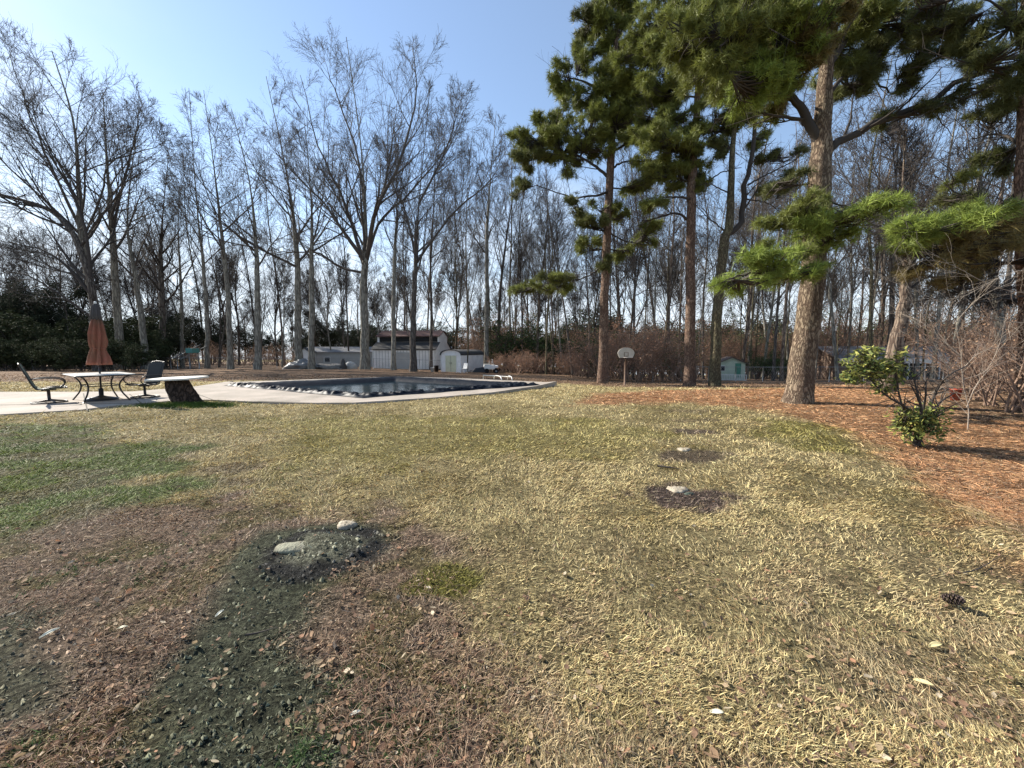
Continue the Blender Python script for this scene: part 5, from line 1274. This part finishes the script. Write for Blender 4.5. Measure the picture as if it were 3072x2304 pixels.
def arched_shed():
    d = 40.0; px = 1353; b = onground(px, d); e = empty('arched_shed', (b[0], d, b[2] - .03), 'small arched roof metal shed with cream double doors', 'shed', rz=math.radians(-20))
    w, dep = 2.35, 5.6; a = np.linspace(0, math.pi, 17); arc = [(w / 2 * math.cos(t), 1.75 + .55 * math.sin(t) ** .85) for t in a]
    prof = [(-w / 2, 0), (w / 2, 0)] + arc; n = len(prof)
    m = MB(); m.add([(x, 0, z) for x, z in prof] + [(x, dep, z) for x, z in prof], [tuple(range(n)), tuple(reversed(range(n, 2 * n)))] + [(i_, (i_ + 1) % n, n + (i_ + 1) % n, n + i_) for i_ in range(n)]); m.build('wall', M['white_siding'], e)
    r = MB(); o2 = [(x * 1.06, z + .05 + (.0 if abs(x) > 1.1 else .02)) for x, z in arc]; o1 = [(x * 1.02, z + .005) for x, z in arc]; pr = o2 + o1[::-1]; n = len(pr)
    r.add([(x, -.15, z) for x, z in pr] + [(x, dep + .1, z) for x, z in pr], [(i_, (i_ + 1) % n, n + (i_ + 1) % n, n + i_) for i_ in range(n)] + [(i_, i_ + 1, n - 2 - i_, n - 1 - i_) for i_ in range(16)]); r.build('roof', M['dark_roof'], e)
    for s in (-1, 1):
        dd = MB(); dd.box((min(s * .02, s * .62), -.05, .06), (max(s * .02, s * .62), -.006, 1.72)); o = dd.build('door', M['cream'], e, bevel=.01)
        h = MB(); h.box((s * .08 - .015, -.075, .85), (s * .08 + .015, -.052, 1.05)); h.build('handle', M['dark'], o)
    tm = MB()
    tm.box((-w / 2 - .02, -.03, 0), (-w / 2 + .1, -.006, 1.78)); tm.box((w / 2 - .1, -.03, 0), (w / 2 + .02, -.006, 1.78)); tm.box((-.7, -.04, 1.73), (.7, -.006, 1.80)); tm.build('trim', M['white_paint'], e)
arched_shed()
def sh_ex(e):
    d_ = MB(); d_.box((.28, -.04, .35), (.78, -.006, 1.75)); o = d_.build('door', mat('green_door', (.07, .24, .16), .6, var=.2), e)
    w = MB(); w.box((-1.0, -.04, .95), (-.6, -.006, 1.5)); f = w.build('window', M['white_paint'], e); g_ = MB(); g_.box((-.96, -.06, 1.0), (-.64, -.043, 1.45)); g_.build('pane', M['glass'], f)
    r = MB(); r.box((-1.2, -.75, .62), (1.15, -.69, .68)); r.box((-1.2, -.75, .12), (1.15, -.69, .17))
    for i_ in range(17): x = -1.18 + i_ * .143; r.box((x, -.745, .0), (x + .05, -.695, .66))
    r.build('railing', M['white_paint'], e)
gable('garden_shed', 'small mint green gabled shed with green door and white picket rail', 'shed', 2196, 38.0, 2.3, 3.4, 1.75, 2.28, M['green_siding'], mat('brown_roof', (.14, .10, .08), .9, var=.3), math.radians(-20), sh_ex, .22)
def house_ex(e, L):
    f = MB(); f.box((-.2, -.36, 2.05), (L + .2, -.31, 2.62)); f.build('fascia', mat('pale_fascia', (.80, .72, .64), .6, var=.1), e)
    c = MB(); c.box((L * .42, -.04, .0), (L * .80, -.006, 2.04)); c.build('carport_opening', M['dark'], e)
    for k in (.42, .55, .68, .80): p = MB(); p.box((L * k - .06, -.34, 0), (L * k + .06, -.22, 2.05)); p.build('post', M['white_paint'], e)
    for k in (.08, .24, .88): 
        w = MB(); w.box((L * k, -.04, .9), (L * k + 1.2, -.006, 1.8)); o = w.build('window', M['white_paint'], e); g_ = MB(); g_.box((L * k + .06, -.06, .96), (L * k + 1.14, -.043, 1.74)); g_.build('pane', M['glass'], o)
long_building('ranch_house', 'long low house with grey roof, pale fascia and dark carport behind the leafy bush', 2515, 2885, 46, 2.6, 4.0, 7, M['brown_wall'], M['grey_roof'], house_ex, 'house')
gable('small_outbuilding', 'little white outbuilding at the left end of the long shed', 'shed', 915, 53, 1.3, 2, 2.1, 2.6, M['white_siding'], M['dark_roof'], .1)
def lean_to(name, px, d, w, h, label):
    pass
# far house glimpsed on the left between the bushes
gable('brick_house', 'red brick house glimpsed between the dark bushes on the far left', 'house', 190, 64, 6, 6, 2.6, 4.2, mat('brick', (.26, .10, .06), .9, var=.3, vscale=8), M['grey_roof'], .2)

# ---------------------------------------------------------------- basketball hoop
def hoop():
    d = 25.0; b = onground(1877 - 4, d); p = G(1874, 1157); d = p[1]; e = empty('basketball_hoop', p, 'basketball hoop with white fan shaped backboard on a dark pole', 'basketball hoop', rz=math.radians(4)); s = d / F
    H = 98 * s
    m = MB(); m.tube([(0, 0, -.1), (0, 0, H * .82)], .045, 10); m.build('pole', M['twig_brown'], e, True)
    w = 25.5 * s; h = 31 * s; zb = 84 * s
    pts = [(-w * .98, 0)] + [(w * 1.0 * math.cos(t), h * .42 + h * .56 * math.sin(t)) for t in np.linspace(math.pi, 0, 15)] + [(w * .98, 0)]
    pts = [(-w * .80, 0)] + pts[1:-1] + [(w * .80, 0)]
    n = len(pts)
    bb = MB(); bb.add([(x, -.10, zb + z) for x, z in pts] + [(x, -.06, zb + z) for x, z in pts], [tuple(reversed(range(n))), tuple(range(n, 2 * n))] + [(i_, (i_ + 1) % n, n + (i_ + 1) % n, n + i_) for i_ in range(n)]); bb.build('backboard', mat('weathered_board', (.50, .48, .42), .6, color2=(.38, .35, .29), vscale=3), e)
    k = w * .26; sq = MB(); 
    for a, c in (((-k, zb + h * .12), (k, zb + h * .15)), ((-k, zb + h * .50), (k, zb + h * .53)), ((-k, zb + h * .12), (-k + .03, zb + h * .53)), ((k - .03, zb + h * .12), (k, zb + h * .53))): sq.box((a[0], -.108, a[1]), (c[0], -.102, c[1]))
    sq.build('target_square', M['brown_wall'], e)
    a = np.linspace(0, 2 * math.pi, 25); r = MB(); R_ = .2; r.tube(np.stack([R_ * np.cos(a), -.32 + R_ * np.sin(a), np.full(25, zb + .02)], -1), .012, 6, cap=False); r.bar((-.06, -.10, zb + .02), (-.06, -.14, zb + .02), .03); r.build('rim', mat('rim_paint', (.45, .40, .36), .6), e, True)
    br = MB(); br.bar((0, 0, H * .70), (-.18, -.05, zb + h * .3), .03); br.bar((0, 0, H * .70), (.18, -.05, zb + h * .3), .03); br.bar((0, 0, H * .80), (0, -.08, zb + .12), .05); br.build('bracket', M['black_metal'], e)
hoop()
# ---------------------------------------------------------------- fences
M['galv'] = mat('galvanised', (.30, .31, .31), .5, metal=.5, var=.2)
def chain_fence(pts, label, h=1.2, spacing=2.6):
    """pts: list of (photo px x, distance)"""
    P = [onground(*p) for p in pts]
    e = empty('chain_link_fence', P[0], label, 'fence'); o0 = P[0]
    P = [p - o0 for p in P]
    tot = []; acc = 0
    line = []
    for a, b in zip(P[:-1], P[1:]):
        L = np.linalg.norm(b - a); n = max(1, int(round(L / spacing)))
        for i_ in range(n): line.append(a + (b - a) * i_ / n)
    line.append(P[-1])
    for p in line:
        g_ = float(zbase(p[0] + o0[0], p[1] + o0[1])) - o0[2]; m = MB(); m.tube([(p[0], p[1], g_ - .1), (p[0], p[1], g_ + h + .05)], .028, 6); m.build('post', M['galv'], e, True)
    T = np.array(line); T[:, 2] = zbase(T[:, 0] + o0[0], T[:, 1] + o0[1]) - o0[2] + h; r = MB(); r.tube(T, .018, 6); r.build('top_rail', M['galv'], e, True)
    # woven mesh
    W1 = []
    for a, b in zip(T[:-1], T[1:]):
        L = np.linalg.norm(b - a); n = int(L / .16)
        for i_ in range(n):
            u0 = i_ / n; 
            for s in (-1, 1):
                u1 = u0 + s * h / L * .55
                if 0 <= u1 <= 1: W1.append(np.stack([a + (b - a) * u0 + [0, 0, -h + .04], a + (b - a) * u1]))
    V, q_ = tubes(np.array(W1), np.full((len(W1), 2), .0035), 3); np_mesh('wire_mesh', V, [q_], M['galv'], e)
chain_fence([(20, 39), (330, 40), (760, 44.5), (1100, 47)], 'chain link fence crossing behind the left trees to the barn')
chain_fence([(1120, 45), (1330, 43.5), (1360, 50)], 'chain link fence section in front of the barn')
chain_fence([(1960, 31), (2290, 31.5), (2700, 30), (3150, 25)], 'chain link fence behind the pines on the right')

# ---------------------------------------------------------------- clutter near the sheds
def play_frame():
    p = onground(560, 41); e = empty('play_frame', p, 'metal play frame with sloping rails and a teal canopy left of the pale trees', 'play frame'); s = 41 / F
    X_ = lambda px: (px - 560) * s
    for a in (533, 570, 598): 
        m = MB(); m.tube([(X_(a), 0, -.1), (X_(a), 0, (1103 - 1075) * s + (1.3 if a == 570 else .6))], .04, 6); m.build('post', M['galv'], e, True)
    m = MB(); m.tube([(X_(522), 0, 1.15), (X_(606), 0, 2.6)], .035, 6); m.tube([(X_(522), .8, 1.0), (X_(606), .8, 2.45)], .035, 6); m.build('sloping_rail', M['galv'], e, True)
    m = MB(); m.box((X_(562), -.1, 1.7), (X_(582), .9, 2.2)); m.build('canopy', mat('teal_plastic', (.06, .22, .19), .5), e, bevel=.03)
play_frame()
def heap(name, px, d, sx, sy, sz, label, m, cat, seed, amp=.35):
    p = onground(px, d); rs = np.random.RandomState(seed)
    n1, n2 = 40, 22; b = MB()
    def fn(u, v):
        a = 2 * math.pi * u; t = v * math.pi / 2; x = math.cos(a) * math.cos(t); y = math.sin(a) * math.cos(t); z = math.sin(t)
        k = 1 + amp * (float(fbm(np.array(3 + 2.1 * x + seed), np.array(2.1 * y + z * 2 + 7), 3, 4)) - .5) * 2
        return (sx * x * k, sy * y * k, sz * z * k)
    b.grid(fn, n1, n2); o = b.build(name, m, None, True, loc=(p[0], p[1], p[2] - .02)); tagobj(o, label, cat)
heap('tarp_heap', 905, 42, 1.5, 1.2, .95, 'grey tarpaulin draped over a heap beside the straight bare tree', mat('grey_tarp', (.22, .22, .21), .5, color2=(.12, .12, .12), vscale=2, bump=.5, bscale=3), 'tarp', 1, .5)
heap('debris_pile', 985, 42.5, 1.9, 1.0, .55, 'low dark pile of debris right of the tarpaulin heap', mat('debris', (.10, .09, .08), .9, color2=(.25, .24, .22), vscale=3), 'debris pile', 2, .6)
heap('covered_cart', 1050, 43.5, .85, .7, .8, 'pale rounded covered object left of the big spreading tree', mat('pale_cover', (.48, .47, .43), .6, color2=(.3, .3, .28), vscale=2), 'covered object', 3, .15)
heap('dark_bag', 1030, 42.2, .35, .3, 1.05, 'dark round thing standing on the debris pile', M['dark_roof'], 'bag', 4, .3)
def utility_cart():
    d = 39.0; p = onground(1472, d); e = empty('utility_cart', p, 'white utility cart parked right of the arched shed', 'cart', rz=.1)
    b = MB(); b.box((-.7, -.5, .40), (.42, .5, .85)); b.box((.30, -.5, .55), (.75, .5, .80)); b.build('body', M['white_paint'], e, bevel=.06)
    c = MB(); c.box((-.70, -.48, .87), (-.05, .48, .93)); c.build('lid', M['grey_siding'], e, bevel=.02)
    for x in (-.42, .52):
        for y in (-.46, .46):
            w = MB(); a = np.linspace(0, 2 * math.pi, 17); w.tube([(x, y - .09, .25), (x, y + .09, .25)], .25, 18); t = w.build('wheel', M['dark'], e, True); r = MB(); r.tube([(x, y - .11, .25), (x, y + .11, .25)], .11, 12); r.build('rim', M['galv'], t, True)
    g_ = MB(); g_.tube([(.3, -.45, .8), (.15, -.45, 1.35), (.15, .45, 1.35), (.3, .45, .8)], .025, 6, 14); g_.build('roll_bar', M['galv'], e, True)
utility_cart()
def wheelbarrow():
    d = 37.5; p = onground(1436, d); e = empty('wheelbarrow', p, 'dark upturned wheelbarrow beside the arched shed', 'wheelbarrow', rz=.2)
    b = MB(); b.add([(-.7, -.35, .12), (.6, -.35, .12), (.6, .35, .12), (-.7, .35, .12), (-.35, -.2, .5), (.5, -.2, .62), (.5, .2, .62), (-.35, .2, .5)], [(0, 1, 5, 4), (1, 2, 6, 5), (2, 3, 7, 6), (3, 0, 4, 7), (4, 5, 6, 7)]); b.build('tray', M['black_metal'], e, bevel=.02)
    h = MB(); h.tube([(-.9, -.28, .3), (.5, -.2, .1)], .02); h.tube([(-.9, .28, .3), (.5, .2, .1)], .02); h.build('handles', M['brown_wall'], e); w = MB(); w.tube([(.75, -.04, .2), (.75, .04, .2)], .2, 16); w.build('wheel', M['dark'], e, True)
wheelbarrow()
def bucket(px, d, r, h, label, m, name='bucket'):
    p = onground(px, d); e = empty(name, p, label, name.replace('_', ' '))
    b = MB(); b.lathe([(r * .8, 0), (r, h), (r * 1.05, h), (r * 1.05, h + .02), (r * .93, h + .02), (r * .75, .03)], 20); b.build('body', m, e, True)
    a = np.linspace(0, math.pi, 12); k = MB(); k.tube(np.stack([r * np.cos(a), np.full(12, -r * .3), h + r * .5 * np.sin(a) * .6], -1), .006, 5); k.build('handle', M['galv'], e, True)
bucket(1297, 39, .20, .42, 'white plastic bucket left of the arched shed', M['white_paint'])
bucket(1309, 39.5, .24, .62, 'dark bin between the white bucket and the arched shed', M['black_metal'], 'bin')
def folding_chair():
    d = 37.5; p = onground(1392, d); e = empty('lawn_chair', p, 'white lawn chair standing by the arched shed wall', 'chair', rz=-.5)
    s = MB(); s.box((-.24, -.22, .40), (.24, .22, .44)); s.build('seat', M['white_paint'], e, bevel=.01); b = MB(); b.add([(-.24, .20, .44), (.24, .20, .44), (.22, .32, .95), (-.22, .32, .95)], [(0, 1, 2, 3)]); b.build('backrest', M['white_paint'], e, solid=.03)
    for x in (-.22, .22):
        for y in (-.2, .2): l = MB(); l.bar((x, y, 0), (x, y, .41), .035); l.build('leg', M['white_paint'], e)
folding_chair()
def ladder():
    d = 38.2; p = onground(1376, d); e = empty('step_ladder', p, 'pale step ladder leaning beside the cream shed doors', 'ladder')
    for s in (-1, 1): l = MB(); l.bar((s * .2, -.3, 0), (s * .14, .1, 1.0), .05); l.build('rail', M['white_paint'], e)
    for k in range(4): t = (k + 1) / 5; l = MB(); l.bar((-.2 + .06 * t, -.3 + .4 * t, t), (.2 - .06 * t, -.3 + .4 * t, t), .04); l.build('rung', M['white_paint'], e)
ladder()
def garden_light():
    p = onground(2875, 11); e = empty('planter', p, 'faded red planter standing in the brush behind the pale sapling', 'planter'); b = MB(); b.lathe([(.09, 0), (.13, .3), (.14, .3), (.14, .33), (.11, .33), (.1, .05)], 18); b.build('pot', mat('red_plastic', (.35, .07, .035), .6), e, True)
    s = MB(); s.lathe([(.105, .28), (.09, .30), (.02, .31)], 14); s.build('soil', M['brown_wall'], e, True)
garden_light()
print('all built', len(bpy.data.objects))
